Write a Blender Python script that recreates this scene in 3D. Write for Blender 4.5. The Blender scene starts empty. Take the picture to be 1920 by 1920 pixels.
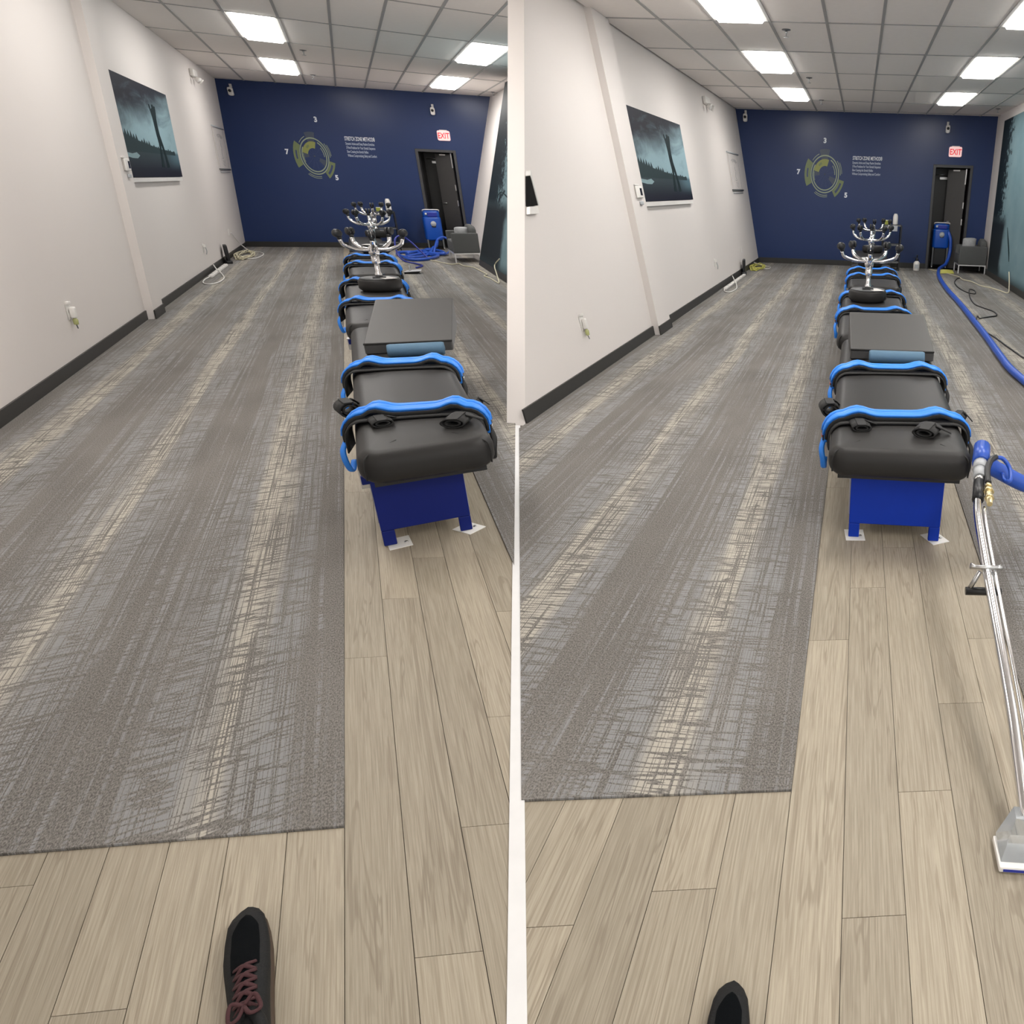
import bpy, bmesh, math, random
from math import sin, cos, pi, radians
from mathutils import Vector, Matrix

random.seed(7)
SC = bpy.context.scene
COL = SC.collection

# ------------------------------------------------------------------ camera, world, exposure
cam_d = bpy.data.cameras.new('camera')
cam = bpy.data.objects.new('camera', cam_d)
COL.objects.link(cam)
SC.camera = cam
cam_d.sensor_width = 36.0
cam_d.lens = 24.375
cam_d.shift_x = -0.29948
cam_d.shift_y = -0.03490
cam_d.clip_start = 0.02
cam_d.clip_end = 200
_r = Vector((0.997983, 0.055278, 0.031216))
_d = Vector((0.049864, -0.378249, -0.924359))
_f = Vector((-0.039290, 0.924052, -0.380243))
cam.matrix_world = Matrix(((_r.x, -_d.x, -_f.x, 0), (_r.y, -_d.y, -_f.y, 0), (_r.z, -_d.z, -_f.z, 1.5), (0, 0, 0, 1)))

world = bpy.data.worlds.new('world')
SC.world = world
world.use_nodes = True
world.node_tree.nodes['Background'].inputs[0].default_value = (1.0, 0.975, 0.94, 1)   # even fill light, standing for daylight from an unseen shop front behind
world.node_tree.nodes['Background'].inputs[1].default_value = 1.35
SC.view_settings.view_transform = 'Standard'
SC.view_settings.look = 'None'
SC.view_settings.gamma = 1.0
SC.view_settings.use_curve_mapping = False
SC.view_settings.exposure = 0.0
PANEL_STRENGTH = 17.5                                   # the recessed ceiling panels

# ------------------------------------------------------------------ the two rooms
# Both rooms share one floor level; the second room is turned 35.34 degrees against the first.
ANG = {'A': radians(35.3399), 'B': 0.0}                # A: room seen on one side, B: room seen on the other
HT = {'A': 3.2, 'B': 3.0}
NOTE = {'A': 'in the coiled-hose room', 'B': 'in the wand room'}

def place(o, room, x, y, z=0.0, rz=0.0):
    a = ANG[room]
    o.location = (x * cos(a) - y * sin(a), x * sin(a) + y * cos(a), z)
    o.rotation_euler = (0, 0, a + rz)
    return o

# ------------------------------------------------------------------ materials
def new_mat(name):
    m = bpy.data.materials.new(name)
    m.use_nodes = True
    nt = m.node_tree
    b = nt.nodes['Principled BSDF']
    return m, nt, b

def N(nt, t, **kw):
    n = nt.nodes.new(t)
    for k, v in kw.items():
        setattr(n, k, v)
    return n

def setin(n, d):
    for k, v in d.items():
        n.inputs[k].default_value = v

def plain(name, col, rough=0.5, metal=0.0, var=0.06, scale=14.0, bump=0.0, bscale=120.0, emit=None, strength=0.0, alpha=None, spec=None, trans=0.0):
    """colour with slight procedural variation and optional fine relief"""
    m, nt, b = new_mat(name)
    tc = N(nt, 'ShaderNodeTexCoord')
    nz = N(nt, 'ShaderNodeTexNoise')
    setin(nz, {'Scale': scale, 'Detail': 3.0})
    nt.links.new(tc.outputs['Object'], nz.inputs['Vector'])
    mx = N(nt, 'ShaderNodeMix', data_type='RGBA')
    mx.inputs[6].default_value = tuple(c * (1 - var) for c in col) + (1,)
    mx.inputs[7].default_value = tuple(min(1, c * (1 + var)) for c in col) + (1,)
    nt.links.new(nz.outputs['Fac'], mx.inputs[0])
    nt.links.new(mx.outputs[2], b.inputs['Base Color'])
    setin(b, {'Roughness': rough, 'Metallic': metal})
    if spec is not None:
        b.inputs['Specular IOR Level'].default_value = spec
    if trans:
        b.inputs['Transmission Weight'].default_value = trans
    if alpha is not None:
        b.inputs['Alpha'].default_value = alpha
    if bump:
        n2 = N(nt, 'ShaderNodeTexNoise')
        setin(n2, {'Scale': bscale, 'Detail': 2.0})
        nt.links.new(tc.outputs['Object'], n2.inputs['Vector'])
        bp = N(nt, 'ShaderNodeBump')
        setin(bp, {'Strength': bump, 'Distance': 0.004})
        nt.links.new(n2.outputs['Fac'], bp.inputs['Height'])
        nt.links.new(bp.outputs['Normal'], b.inputs['Normal'])
    if emit:
        b.inputs['Emission Color'].default_value = emit + (1,)
        b.inputs['Emission Strength'].default_value = strength
    return m

def math_node(nt, op, a, b=None, c=None, clamp=False):
    n = N(nt, 'ShaderNodeMath', operation=op, use_clamp=clamp)
    for i, v in enumerate((a, b, c)):
        if v is None:
            continue
        if isinstance(v, (int, float)):
            n.inputs[i].default_value = v
        else:
            nt.links.new(v, n.inputs[i])
    return n.outputs[0]

def mix_col(nt, fac, a, b):
    n = N(nt, 'ShaderNodeMix', data_type='RGBA')
    for idx, v in ((0, fac), (6, a), (7, b)):
        if isinstance(v, (int, float)):
            n.inputs[idx].default_value = v
        elif isinstance(v, tuple):
            n.inputs[idx].default_value = v + (1,) if len(v) == 3 else v
        else:
            nt.links.new(v, n.inputs[idx])
    return n.outputs[2]

def smooth(nt, v, lo, hi):
    n = N(nt, 'ShaderNodeMapRange', interpolation_type='SMOOTHSTEP')
    nt.links.new(v, n.inputs['Value'])
    setin(n, {'From Min': lo, 'From Max': hi, 'To Min': 0.0, 'To Max': 1.0})
    return n.outputs['Result']

def noise_xyz(nt, xs, ys, zs, x, y, z, detail=2.0, rough=0.5, dist=0.0):
    cb = N(nt, 'ShaderNodeCombineXYZ')
    nt.links.new(math_node(nt, 'MULTIPLY', x, xs), cb.inputs[0])
    nt.links.new(math_node(nt, 'MULTIPLY', y, ys), cb.inputs[1])
    if z is not None:
        nt.links.new(math_node(nt, 'MULTIPLY', z, zs), cb.inputs[2])
    nz = N(nt, 'ShaderNodeTexNoise')
    setin(nz, {'Scale': 1.0, 'Detail': detail, 'Roughness': rough, 'Distortion': dist})
    nt.links.new(cb.outputs[0], nz.inputs['Vector'])
    return nz.outputs['Fac']

def obj_xyz(nt):
    tc = N(nt, 'ShaderNodeTexCoord')
    sp = N(nt, 'ShaderNodeSeparateXYZ')
    nt.links.new(tc.outputs['Object'], sp.inputs[0])
    return sp.outputs

def carpet_mat(name, c0, S, fx, fy):
    """woven carpet: grey speckle, lengthwise light streaks broken by a crosshatch of dark yarns"""
    m, nt, b = new_mat(name)
    x, y, z = obj_xyz(nt)
    wob = noise_xyz(nt, 9 * fx, .55 * fy, 1, x, y, None, 3.0)
    xx = math_node(nt, 'ADD', x, math_node(nt, 'MULTIPLY', math_node(nt, 'SUBTRACT', wob, .5), .30 / fx))
    d = math_node(nt, 'PINGPONG', math_node(nt, 'SUBTRACT', xx, c0), S / 2)      # distance to the nearest streak
    d = math_node(nt, 'DIVIDE', d, S)
    beige = math_node(nt, 'SUBTRACT', 1.0, smooth(nt, d, .03, .15))
    blue = math_node(nt, 'SUBTRACT', 1.0, smooth(nt, d, .16, .36))
    # crosshatch: dark yarn lines in both directions
    warp = noise_xyz(nt, 100 * fx, 1.5 * fy, 1, x, y, None, 1.0, .5)
    weft = noise_xyz(nt, 4.5 * fx, 75 * fy, 1, x, y, None, 1.5, .5)
    la = smooth(nt, math_node(nt, 'ABSOLUTE', math_node(nt, 'SUBTRACT', warp, .5)), .018, .062)
    lb = smooth(nt, math_node(nt, 'ABSOLUTE', math_node(nt, 'SUBTRACT', weft, .5)), .018, .060)
    cell = math_node(nt, 'MULTIPLY', la, lb)
    # streak density falls off away from the streak centre
    strk = noise_xyz(nt, 42 * fx, .8 * fy, 1, x, y, None, 2.0, .55)
    gate = smooth(nt, math_node(nt, 'ADD', strk, math_node(nt, 'MULTIPLY', blue, .36)), .47, .66)
    fac = math_node(nt, 'MULTIPLY', math_node(nt, 'MULTIPLY', cell, gate), .90)
    sp = noise_xyz(nt, 210 * fx, 210 * fy, 1, x, y, None, 2.0, .7)
    sp2 = noise_xyz(nt, 3 * fx, 2 * fy, 1, x, y, None, 2.0, .5)
    spk = smooth(nt, math_node(nt, 'ADD', sp, math_node(nt, 'MULTIPLY', math_node(nt, 'SUBTRACT', sp2, .5), .25)), .28, .74)
    base = mix_col(nt, spk, (.098, .092, .085), (.262, .246, .226))
    light = mix_col(nt, beige, (.275, .282, .29), (.53, .492, .42))
    light = mix_col(nt, math_node(nt, 'MULTIPLY', sp, .40), light, (.27, .255, .23))
    colr = mix_col(nt, fac, base, light)
    nt.links.new(colr, b.inputs['Base Color'])
    setin(b, {'Roughness': .92, 'Specular IOR Level': .12})
    bp = N(nt, 'ShaderNodeBump')
    setin(bp, {'Strength': .5, 'Distance': .004})
    nt.links.new(sp, bp.inputs['Height'])
    nt.links.new(bp.outputs['Normal'], b.inputs['Normal'])
    return m

def wood_mat(name, fx, fy):
    """greige vinyl oak; every plank takes its own tone and grain offset from its object's random number"""
    m, nt, b = new_mat(name)
    x, y, z = obj_xyz(nt)
    oi = N(nt, 'ShaderNodeObjectInfo')
    off = math_node(nt, 'MULTIPLY', oi.outputs['Random'], 37.0)
    yo = math_node(nt, 'ADD', y, off)
    xo = math_node(nt, 'ADD', x, off)
    fine = noise_xyz(nt, 210 * fx, 6.0 * fy, 1, xo, yo, None, 4.0, .70)
    broad = noise_xyz(nt, 13 * fx, 1.1 * fy, 1, xo, yo, None, 3.0, .55, 1.2)
    ring = math_node(nt, 'SINE', math_node(nt, 'MULTIPLY', broad, 55.0))
    ring = math_node(nt, 'MULTIPLY', smooth(nt, ring, .1, 1.0), smooth(nt, broad, .40, .62))
    c0 = mix_col(nt, smooth(nt, fine, .28, .70), (.325, .278, .208), (.475, .418, .325))
    c1 = mix_col(nt, math_node(nt, 'MULTIPLY', smooth(nt, broad, .42, .30), .45), c0, (.27, .235, .18))
    c2 = mix_col(nt, math_node(nt, 'MULTIPLY', ring, .42), c1, (.21, .168, .120))
    tone = math_node(nt, 'MULTIPLY_ADD', oi.outputs['Random'], .20, .75)
    hs = N(nt, 'ShaderNodeHueSaturation')
    nt.links.new(tone, hs.inputs['Value'])
    nt.links.new(c2, hs.inputs['Color'])
    nt.links.new(hs.outputs[0], b.inputs['Base Color'])
    setin(b, {'Roughness': .52, 'Specular IOR Level': .3})
    bp = N(nt, 'ShaderNodeBump')
    setin(bp, {'Strength': .18, 'Distance': .002})
    nt.links.new(fine, bp.inputs['Height'])
    nt.links.new(bp.outputs['Normal'], b.inputs['Normal'])
    return m

def wall_mat(name, col, rough=.6, mott=.03):
    m, nt, b = new_mat(name)
    x, y, z = obj_xyz(nt)
    big = noise_xyz(nt, .6, .6, .6, x, y, z, 3.0)
    fin = noise_xyz(nt, 160, 160, 160, x, y, z, 2.0)
    c = mix_col(nt, big, tuple(v * (1 - mott) for v in col), tuple(min(1, v * (1 + mott)) for v in col))
    nt.links.new(c, b.inputs['Base Color'])
    setin(b, {'Roughness': rough, 'Specular IOR Level': .35})
    bp = N(nt, 'ShaderNodeBump')
    setin(bp, {'Strength': .10, 'Distance': .002})
    nt.links.new(fin, bp.inputs['Height'])
    nt.links.new(bp.outputs['Normal'], b.inputs['Normal'])
    return m

M = {}
M['white_wall'] = wall_mat('white_wall_paint', (.72, .68, .655), .6)
M['navy'] = wall_mat('navy_wall_paint', (.020, .040, .125), .30, .08)
M['tile'] = plain('ceiling_tile_fibre', (.86, .81, .77), .85, bump=.35, bscale=90, var=.03)
M['tee'] = plain('ceiling_grid_enamel', (.38, .37, .36), .5)
M['base'] = plain('black_vinyl_base', (.030, .029, .027), .5)
M['wood_A'] = wood_mat('greige_oak_vinyl', 1.25, .62)
M['wood_B'] = wood_mat('greige_oak_vinyl_second', 1.05, .72)
M['carpet_A'] = carpet_mat('grey_streak_carpet', -.575, .60, 1.25, .55)
M['carpet_B'] = carpet_mat('grey_streak_carpet_second', -.45, .705, 1.0, .70)
M['slab'] = plain('screed', (.085, .072, .056), .9)
M['joint_strip'] = plain('white_joint_strip', (.74, .74, .74), .5)
M['black_vinyl'] = plain('black_upholstery_vinyl', (.027, .026, .0255), .46, bump=.12, bscale=420, spec=.20)
M['charcoal'] = plain('charcoal_vinyl', (.052, .051, .050), .55, bump=.15, bscale=300)
M['strap_blue'] = plain('bright_blue_nylon', (.022, .24, .86), .42, bump=.2, bscale=500)
M['strap_black'] = plain('black_webbing', (.012, .012, .012), .7, bump=.3, bscale=500)
M['panel_A'] = plain('blue_laminate_underexposed', (.007, .016, .150), .45, spec=.18)  # same laminate as the other room, dimmer exposure put into its colour
M['panel_B'] = plain('blue_laminate', (.006, .036, .37), .45, spec=.18)
M['pale_laminate'] = plain('pale_grey_laminate', (.50, .50, .52), .5)
M['chrome'] = plain('chrome', (.78, .78, .79), .14, 1.0)
M['bright_steel'] = plain('bright_satin_steel', (.80, .80, .80), .42, .6)
M['steel'] = plain('brushed_steel', (.55, .55, .55), .3, 1.0)
M['black_plastic'] = plain('black_plastic', (.012, .013, .015), .38)
M['white_plastic'] = plain('white_plastic', (.78, .76, .73), .4)
M['grey_plastic'] = plain('light_grey_plastic', (.42, .44, .46), .45)
M['grey_plastic_dark'] = plain('dark_grey_plastic', (.11, .115, .12), .5)
M['roll_blue'] = plain('slate_blue_foam', (.085, .165, .245), .75, bump=.25, bscale=250)
M['door_dark'] = plain('dark_bronze_door_paint', (.016, .0155, .015), .42)
M['door_leaf'] = plain('charcoal_door_paint', (.045, .043, .043), .45)
M['door_frame'] = plain('grey_black_frame_paint', (.052, .052, .055), .42)
M['fabric_grey'] = plain('grey_chair_fabric', (.088, .092, .092), .9, bump=.3, bscale=420)
M['fabric_light'] = plain('silver_pillow_fabric', (.33, .34, .35), .55, bump=.35, bscale=60, var=.25, scale=30)
M['machine_blue'] = plain('blue_polyethylene', (.006, .075, .42), .3)
M['hose_blue'] = plain('blue_vinyl_hose', (.020, .085, .46), .36)
M['hose_navy'] = plain('navy_vinyl_hose', (.016, .030, .30), .36)
M['cord_cream'] = plain('cream_cord', (.62, .58, .42), .5)
M['cord_white'] = plain('white_cord', (.75, .74, .71), .5)
M['cord_yellow'] = plain('yellow_cord', (.62, .60, .14), .5)
M['cord_black'] = plain('black_cord', (.02, .02, .022), .5)
M['brass'] = plain('brass', (.78, .68, .42), .3, 1.0)
M['red'] = plain('red_plastic', (.45, .05, .03), .4)
M['lamp'] = plain('lamp_diffuser', (.9, .9, .9), .5, var=0.0, emit=(1.0, .965, .92), strength=PANEL_STRENGTH)
M['exit_face'] = plain('exit_sign_face', (.85, .60, .58), .4, emit=(1.0, .60, .58), strength=.55)
M['exit_red'] = plain('exit_sign_letters', (.7, .02, .03), .4, emit=(1.0, .03, .06), strength=.35)
M['num_white'] = plain('white_vinyl_lettering', (.78, .82, .88), .4, var=.01)
M['txt_grey'] = plain('grey_vinyl_lettering', (.44, .50, .62), .4, var=.01)
M['olive'] = plain('olive_vinyl_graphic', (.17, .215, .10), .45)
M['olive_pale'] = plain('pale_olive_vinyl_graphic', (.30, .36, .25), .45)
M['olive_bright'] = plain('bright_olive_vinyl_graphic', (.27, .295, .085), .45)
M['olive_faint'] = plain('slate_vinyl_graphic', (.055, .075, .115), .45)
M['navy_light'] = plain('mid_navy_vinyl_graphic', (.032, .055, .15), .4)
M['paper'] = plain('white_paper', (.80, .79, .76), .7)
M['clear'] = plain('clear_plastic', (.75, .78, .80), .08, var=.01, trans=.85)
M['green_item'] = plain('green_yellow_wrap', (.30, .33, .05), .5)
M['pink_item'] = plain('pink_wrap', (.45, .20, .20), .5)
M['sole'] = plain('brown_rubber_sole', (.055, .034, .020), .7)
M['shoe_grey'] = plain('charcoal_shoe_overlay', (.012, .0125, .013), .65, bump=.2, bscale=300, spec=.2)
M['shoe_black'] = plain('black_shoe_mesh', (.003, .004, .005), .9, bump=.4, bscale=900, spec=.08)
M['lace'] = plain('maroon_lace', (.060, .018, .021), .8, bump=.4, bscale=900)
M['oil'] = plain('yellow_green_oil', (.45, .47, .20), .2)
M['chart_line'] = plain('grey_print', (.30, .30, .31), .6)
M['clear_edge'] = plain('clear_acrylic_edge', (.62, .61, .59), .3)
M['led_dark'] = plain('dark_lens', (.01, .01, .012), .15)

def poster_mat(name, seed):
    """printed landscape: dark storm sky running to pale teal above a dark fairway (the print's own colours)"""
    m, nt, b = new_mat(name)
    x, y, z = obj_xyz(nt)                                # y along the print 0..1, z up 0..1 (mesh is in unit space)
    n1 = noise_xyz(nt, 1, 3.2, 3.2, x, math_node(nt, 'ADD', y, seed), z, 5.0, .6, .6)
    sky = smooth(nt, math_node(nt, 'ADD', math_node(nt, 'ADD', z, math_node(nt, 'MULTIPLY', y, -.35)), math_node(nt, 'MULTIPLY', math_node(nt, 'SUBTRACT', n1, .5), .60)), .31, .74)
    c = mix_col(nt, sky, (.27, .40, .45), (.008, .010, .020))
    c = mix_col(nt, math_node(nt, 'MULTIPLY', smooth(nt, n1, .52, .75), .6), c, (.09, .15, .18))
    gr = smooth(nt, math_node(nt, 'ADD', z, math_node(nt, 'MULTIPLY', math_node(nt, 'SUBTRACT', n1, .5), .10)), .31, .27)
    g2 = mix_col(nt, smooth(nt, z, .02, .30), (.008, .010, .022), (.035, .055, .065))
    mist = math_node(nt, 'MULTIPLY', smooth(nt, y, .62, 1.0), smooth(nt, z, .05, .25))
    g3 = mix_col(nt, mist, g2, (.09, .16, .20))
    c = mix_col(nt, gr, c, g3)
    nt.links.new(c, b.inputs['Base Color'])
    setin(b, {'Roughness': .6, 'Specular IOR Level': .12})
    return m

def mural_mat(name, reach):
    """printed mural: pale teal water and sky, dark trunk and foliage at its far edge"""
    m, nt, b = new_mat(name)
    x, y, z = obj_xyz(nt)                                # y: metres from far edge towards camera, z metres up
    n1 = noise_xyz(nt, 1, 7.0, 9.0, x, y, z, 5.0, .7, .4)
    n2 = noise_xyz(nt, 1, 1.3, 2.0, x, y, z, 4.0, .6)
    c = mix_col(nt, n2, (.115, .205, .235), (.235, .335, .37))
    leaf = smooth(nt, math_node(nt, 'ADD', math_node(nt, 'MULTIPLY', y, .62 / reach), n1), .92, .80)
    c = mix_col(nt, math_node(nt, 'MULTIPLY', leaf, smooth(nt, z, .9, 1.2)), c, (.012, .022, .03))
    rock = smooth(nt, math_node(nt, 'ADD', y, math_node(nt, 'MULTIPLY', n2, .5)), reach + .25, reach - .1)
    c = mix_col(nt, math_node(nt, 'MULTIPLY', rock, smooth(nt, z, 1.25, 1.0)), c, (.018, .024, .030))
    c = mix_col(nt, smooth(nt, z, .28, .05), c, (.03, .045, .05))
    nt.links.new(c, b.inputs['Base Color'])
    setin(b, {'Roughness': .6, 'Specular IOR Level': .12})
    return m

M['poster_A'] = poster_mat('landscape_print', 3.1)
M['poster_B'] = poster_mat('landscape_print_second', 3.1)
M['mural_A'] = mural_mat('mural_print', 2.2)
M['mural_B'] = mural_mat('mural_print_second', 1.45)
M['print_black'] = plain('print_black', (.008, .008, .008), .8, spec=.1)
M['print_dark'] = plain('print_dark_teal', (.006, .018, .022), .6, spec=.1)
M['print_tree'] = plain('print_tree_grey', (.022, .042, .048), .6, spec=.1)
M['print_pale'] = plain('print_pale_teal', (.22, .33, .36), .5)

# ------------------------------------------------------------------ mesh building
class MB:
    def __init__(self):
        self.v, self.f, self.s = [], [], []
    def add(self, verts, faces, smooth_=False):
        o = len(self.v)
        self.v += [tuple(p) for p in verts]
        self.f += [tuple(i + o for i in f) for f in faces]
        self.s += [smooth_] * len(faces)
        return self
    def box(self, x0, x1, y0, y1, z0, z1):
        return self.hexa([(x0, y0, z0), (x1, y0, z0), (x1, y1, z0), (x0, y1, z0), (x0, y0, z1), (x1, y0, z1), (x1, y1, z1), (x0, y1, z1)])
    def hexa(self, p):
        return self.add(p, [(0, 3, 2, 1), (4, 5, 6, 7), (0, 1, 5, 4), (1, 2, 6, 5), (2, 3, 7, 6), (3, 0, 4, 7)])
    def prism(self, poly, z0, z1, inset=0.0):
        n = len(poly)
        a = sum(poly[i][0] * poly[(i + 1) % n][1] - poly[(i + 1) % n][0] * poly[i][1] for i in range(n))
        if a < 0:
            poly = poly[::-1]
        v = [(x, y, z0) for x, y in poly] + [(x, y, z1) for x, y in poly]
        f = [tuple(range(n))[::-1], tuple(range(n, 2 * n))] + [(i, (i + 1) % n, n + (i + 1) % n, n + i) for i in range(n)]
        return self.add(v, f)
    def rings(self, rings, closed=False, caps=True, smooth_=True):
        n = len(rings[0])
        v = [p for r in rings for p in r]
        f = []
        m = len(rings)
        for i in range(m if closed else m - 1):
            a, b_ = i * n, ((i + 1) % m) * n
            for k in range(n):
                f.append((a + k, a + (k + 1) % n, b_ + (k + 1) % n, b_ + k))
        self.add(v, f, smooth_)
        if caps and not closed:
            o = len(self.v) - len(v)
            self.f.append(tuple(o + k for k in range(n))[::-1]); self.s.append(False)
            self.f.append(tuple(o + (m - 1) * n + k for k in range(n))); self.s.append(False)
        return self
    def tube(self, path, r, n=8, closed=False, flat=1.0):
        P = [Vector(p) for p in path]
        R = r if isinstance(r, (list, tuple)) else [r] * len(P)
        T = []
        for i in range(len(P)):
            a = P[(i - 1) % len(P)] if (closed or i > 0) else P[0]
            b_ = P[(i + 1) % len(P)] if (closed or i < len(P) - 1) else P[-1]
            T.append((b_ - a).normalized())
        u = T[0].cross(Vector((0, 0, 1)))
        if u.length < 1e-3:
            u = T[0].cross(Vector((0, 1, 0)))
        u.normalize()
        rings = []
        for i, p in enumerate(P):
            u = (u - T[i] * u.dot(T[i])).normalized()
            w = T[i].cross(u)
            rings.append([p + (u * cos(2 * pi * k / n) + w * sin(2 * pi * k / n) * flat) * R[i] for k in range(n)])
        return self.rings(rings, closed)
    def lathe(self, prof, n=20, c=(0, 0), axis='z'):
        rings = []
        for r, h in prof:
            ring = []
            for k in range(n):
                a, q = 2 * pi * k / n, (r * cos(2 * pi * k / n), r * sin(2 * pi * k / n))
                ring.append((c[0] + q[0], c[1] + q[1], h) if axis == 'z' else ((h, c[0] + q[0], c[1] + q[1]) if axis == 'x' else (c[0] + q[0], h, c[1] + q[1])))
            rings.append(ring)
        return self.rings(rings)
    def slab(self, x0, x1, y0, y1, z0, z1, rc=.05, re=.03, nc=5, ne=4, bulge=0.0):
        """cushion: rounded corners in plan (rc), rounded top and bottom edges (re)"""
        def outline(ins):
            r = max(rc - ins, .002)
            out = []
            for cx, cy, a0 in ((x1 - rc, y1 - rc, 0), (x0 + rc, y1 - rc, pi / 2), (x0 + rc, y0 + rc, pi), (x1 - rc, y0 + rc, 1.5 * pi)):
                for k in range(nc + 1):
                    a = a0 + pi / 2 * k / nc
                    out.append((cx + r * cos(a), cy + r * sin(a)))
            return out
        lv = []
        for k in range(ne + 1):
            a = pi / 2 * k / ne
            lv.append((re * (1 - sin(a)), z0 + re * (1 - cos(a))))
        for k in range(ne + 1):
            a = pi / 2 * k / ne
            lv.append((re * (1 - cos(a)), z1 - re * (1 - sin(a))))
        rings = [[(x, y, z) for x, y in outline(i)] for i, z in lv]
        if bulge:
            cx, cy = (x0 + x1) / 2, (y0 + y1) / 2
            last = rings[-1]
            for f_, dz in ((.72, .8), (.35, 1.0)):
                rings.append([(cx + (p[0] - cx) * f_, cy + (p[1] - cy) * (1 - (1 - f_) * .5), z1 + bulge * dz) for p in last])
        return self.rings(rings)
    def build(self, name, mat, parent=None, bevel=0.0, segs=2):
        me = bpy.data.meshes.new(name)
        me.from_pydata(self.v, [], self.f)
        me.polygons.foreach_set('use_smooth', self.s)
        me.materials.append(M[mat] if isinstance(mat, str) else mat)
        me.update()
        o = bpy.data.objects.new(name, me)
        COL.objects.link(o)
        if parent is not None:
            o.parent = parent
        if bevel:
            b = o.modifiers.new('edge', 'BEVEL')
            b.width = bevel; b.segments = segs; b.limit_method = 'ANGLE'; b.angle_limit = radians(40)
        return o

def spline(pts, n=8, closed=False):
    P = [Vector(p) for p in pts]
    out = []
    m = len(P)
    for i in range(m if closed else m - 1):
        p0 = P[(i - 1) % m] if (closed or i > 0) else P[0] * 2 - P[1]
        p1, p2 = P[i], P[(i + 1) % m]
        p3 = P[(i + 2) % m] if (closed or i < m - 2) else P[-1] * 2 - P[-2]
        for k in range(n):
            t = k / n
            out.append(.5 * ((2 * p1) + (p2 - p0) * t + (2 * p0 - 5 * p1 + 4 * p2 - p3) * t * t + (3 * p1 - p0 - 3 * p2 + p3) * t ** 3))
    if not closed:
        out.append(P[-1])
    return out

def clip(poly, a, b_, c):
    """keep the part of a convex polygon where a*x + b*y <= c"""
    out = []
    for i in range(len(poly)):
        p, q = poly[i], poly[(i + 1) % len(poly)]
        dp, dq = a * p[0] + b_ * p[1] - c, a * q[0] + b_ * q[1] - c
        if dp <= 0:
            out.append(p)
        if dp * dq < 0:
            t = dp / (dp - dq)
            out.append((p[0] + (q[0] - p[0]) * t, p[1] + (q[1] - p[1]) * t))
    return out

def thing(name, label, cat, room, x, y, z=0.0, rz=0.0, group=None):
    o = bpy.data.objects.new(name, None)
    o.empty_display_size = .1
    COL.objects.link(o)
    place(o, room, x, y, z, rz)
    return tag(o, label, cat, group)

def tag(o, label=None, cat=None, group=None, kind=None):
    if label: o['label'] = label
    if cat: o['category'] = cat
    if group: o['group'] = group
    if kind: o['kind'] = kind
    return o

def copy_tree(o, parent=None):
    c = o.copy(); COL.objects.link(c)
    if parent is not None:
        c.parent = parent
    for ch in list(o.children):
        copy_tree(ch, c)
    return c

def struct(o, label, cat, room=None):
    tag(o, label, cat, kind='structure')
    if room: place(o, room, 0, 0)
    return o

TEXTS = []
def text_obj(name, body, size, mat, parent, loc, rot=(pi / 2, 0, 0), sx=1.0, fat=0.0, align='LEFT', depth=.001):
    cu = bpy.data.curves.new(name, 'FONT')
    cu.body = body; cu.size = size; cu.align_x = align; cu.extrude = depth; cu.offset = fat
    cu.resolution_u = 4
    cu.materials.append(M[mat])
    o = bpy.data.objects.new(name, cu)
    COL.objects.link(o)
    o.parent = parent
    o.location = loc; o.rotation_euler = rot; o.scale = (sx, 1, 1)
    TEXTS.append(o)
    return o

# ------------------------------------------------------------------ floors, planks, carpets
# joint line between the two floors, in room B coordinates: x = -0.591 - 0.4658 (y - 0.828); in room A coordinates: x = -0.003 + 0.183 (y - 1.017)
def keepA(poly): return clip(poly, 1, -.183, -.003 - .183 * 1.017 - .012)
def keepB(poly): return clip(poly, -1, -.4658, .591 - .4658 * .828 - .012)

ROOM = {
 'A': dict(xw=-2.055, lean=.07, yb0=19.86 - .25 * 2.068, ybs=-.25, xc=-.287, xc2=.315, yc0=1.673, ycs=-.458, far=20.6, xr=2.6,
           seams=[-1.343, -1.226, -1.109, -.992, -.875, -.758, -.640, -.523, -.405, -.287, -.165, -.042, .075, .192, .315], length=1.57,
           joints={-.165: 2.42, -.042: 1.20, .075: 1.50, .192: 1.886, .315: .9, -.287: .55, -.405: 1.25, -.523: .75, -.640: 1.43, -.758: .8, -.875: .3, -.992: 1.2, -1.109: .7, -1.226: .2}, keep=keepA),
 'B': dict(xw=-2.15, lean=-.16, yb0=15.85, ybs=0.0, xc=-.105, xc2=.612, yc0=1.405, ycs=.134, far=15.9, xr=2.72,
           seams=[-.985, -.838, -.692, -.545, -.398, -.252, -.105, .040, .184, .330, .475, .612], length=1.40,
           joints={.040: 2.095, .184: 1.07, .330: 1.435, .475: 1.80, .612: 2.163, -.105: .35, -.252: 1.1, -.398: .5, -.545: .99, -.692: .6, -.838: 1.05}, keep=keepB),
}

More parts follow.
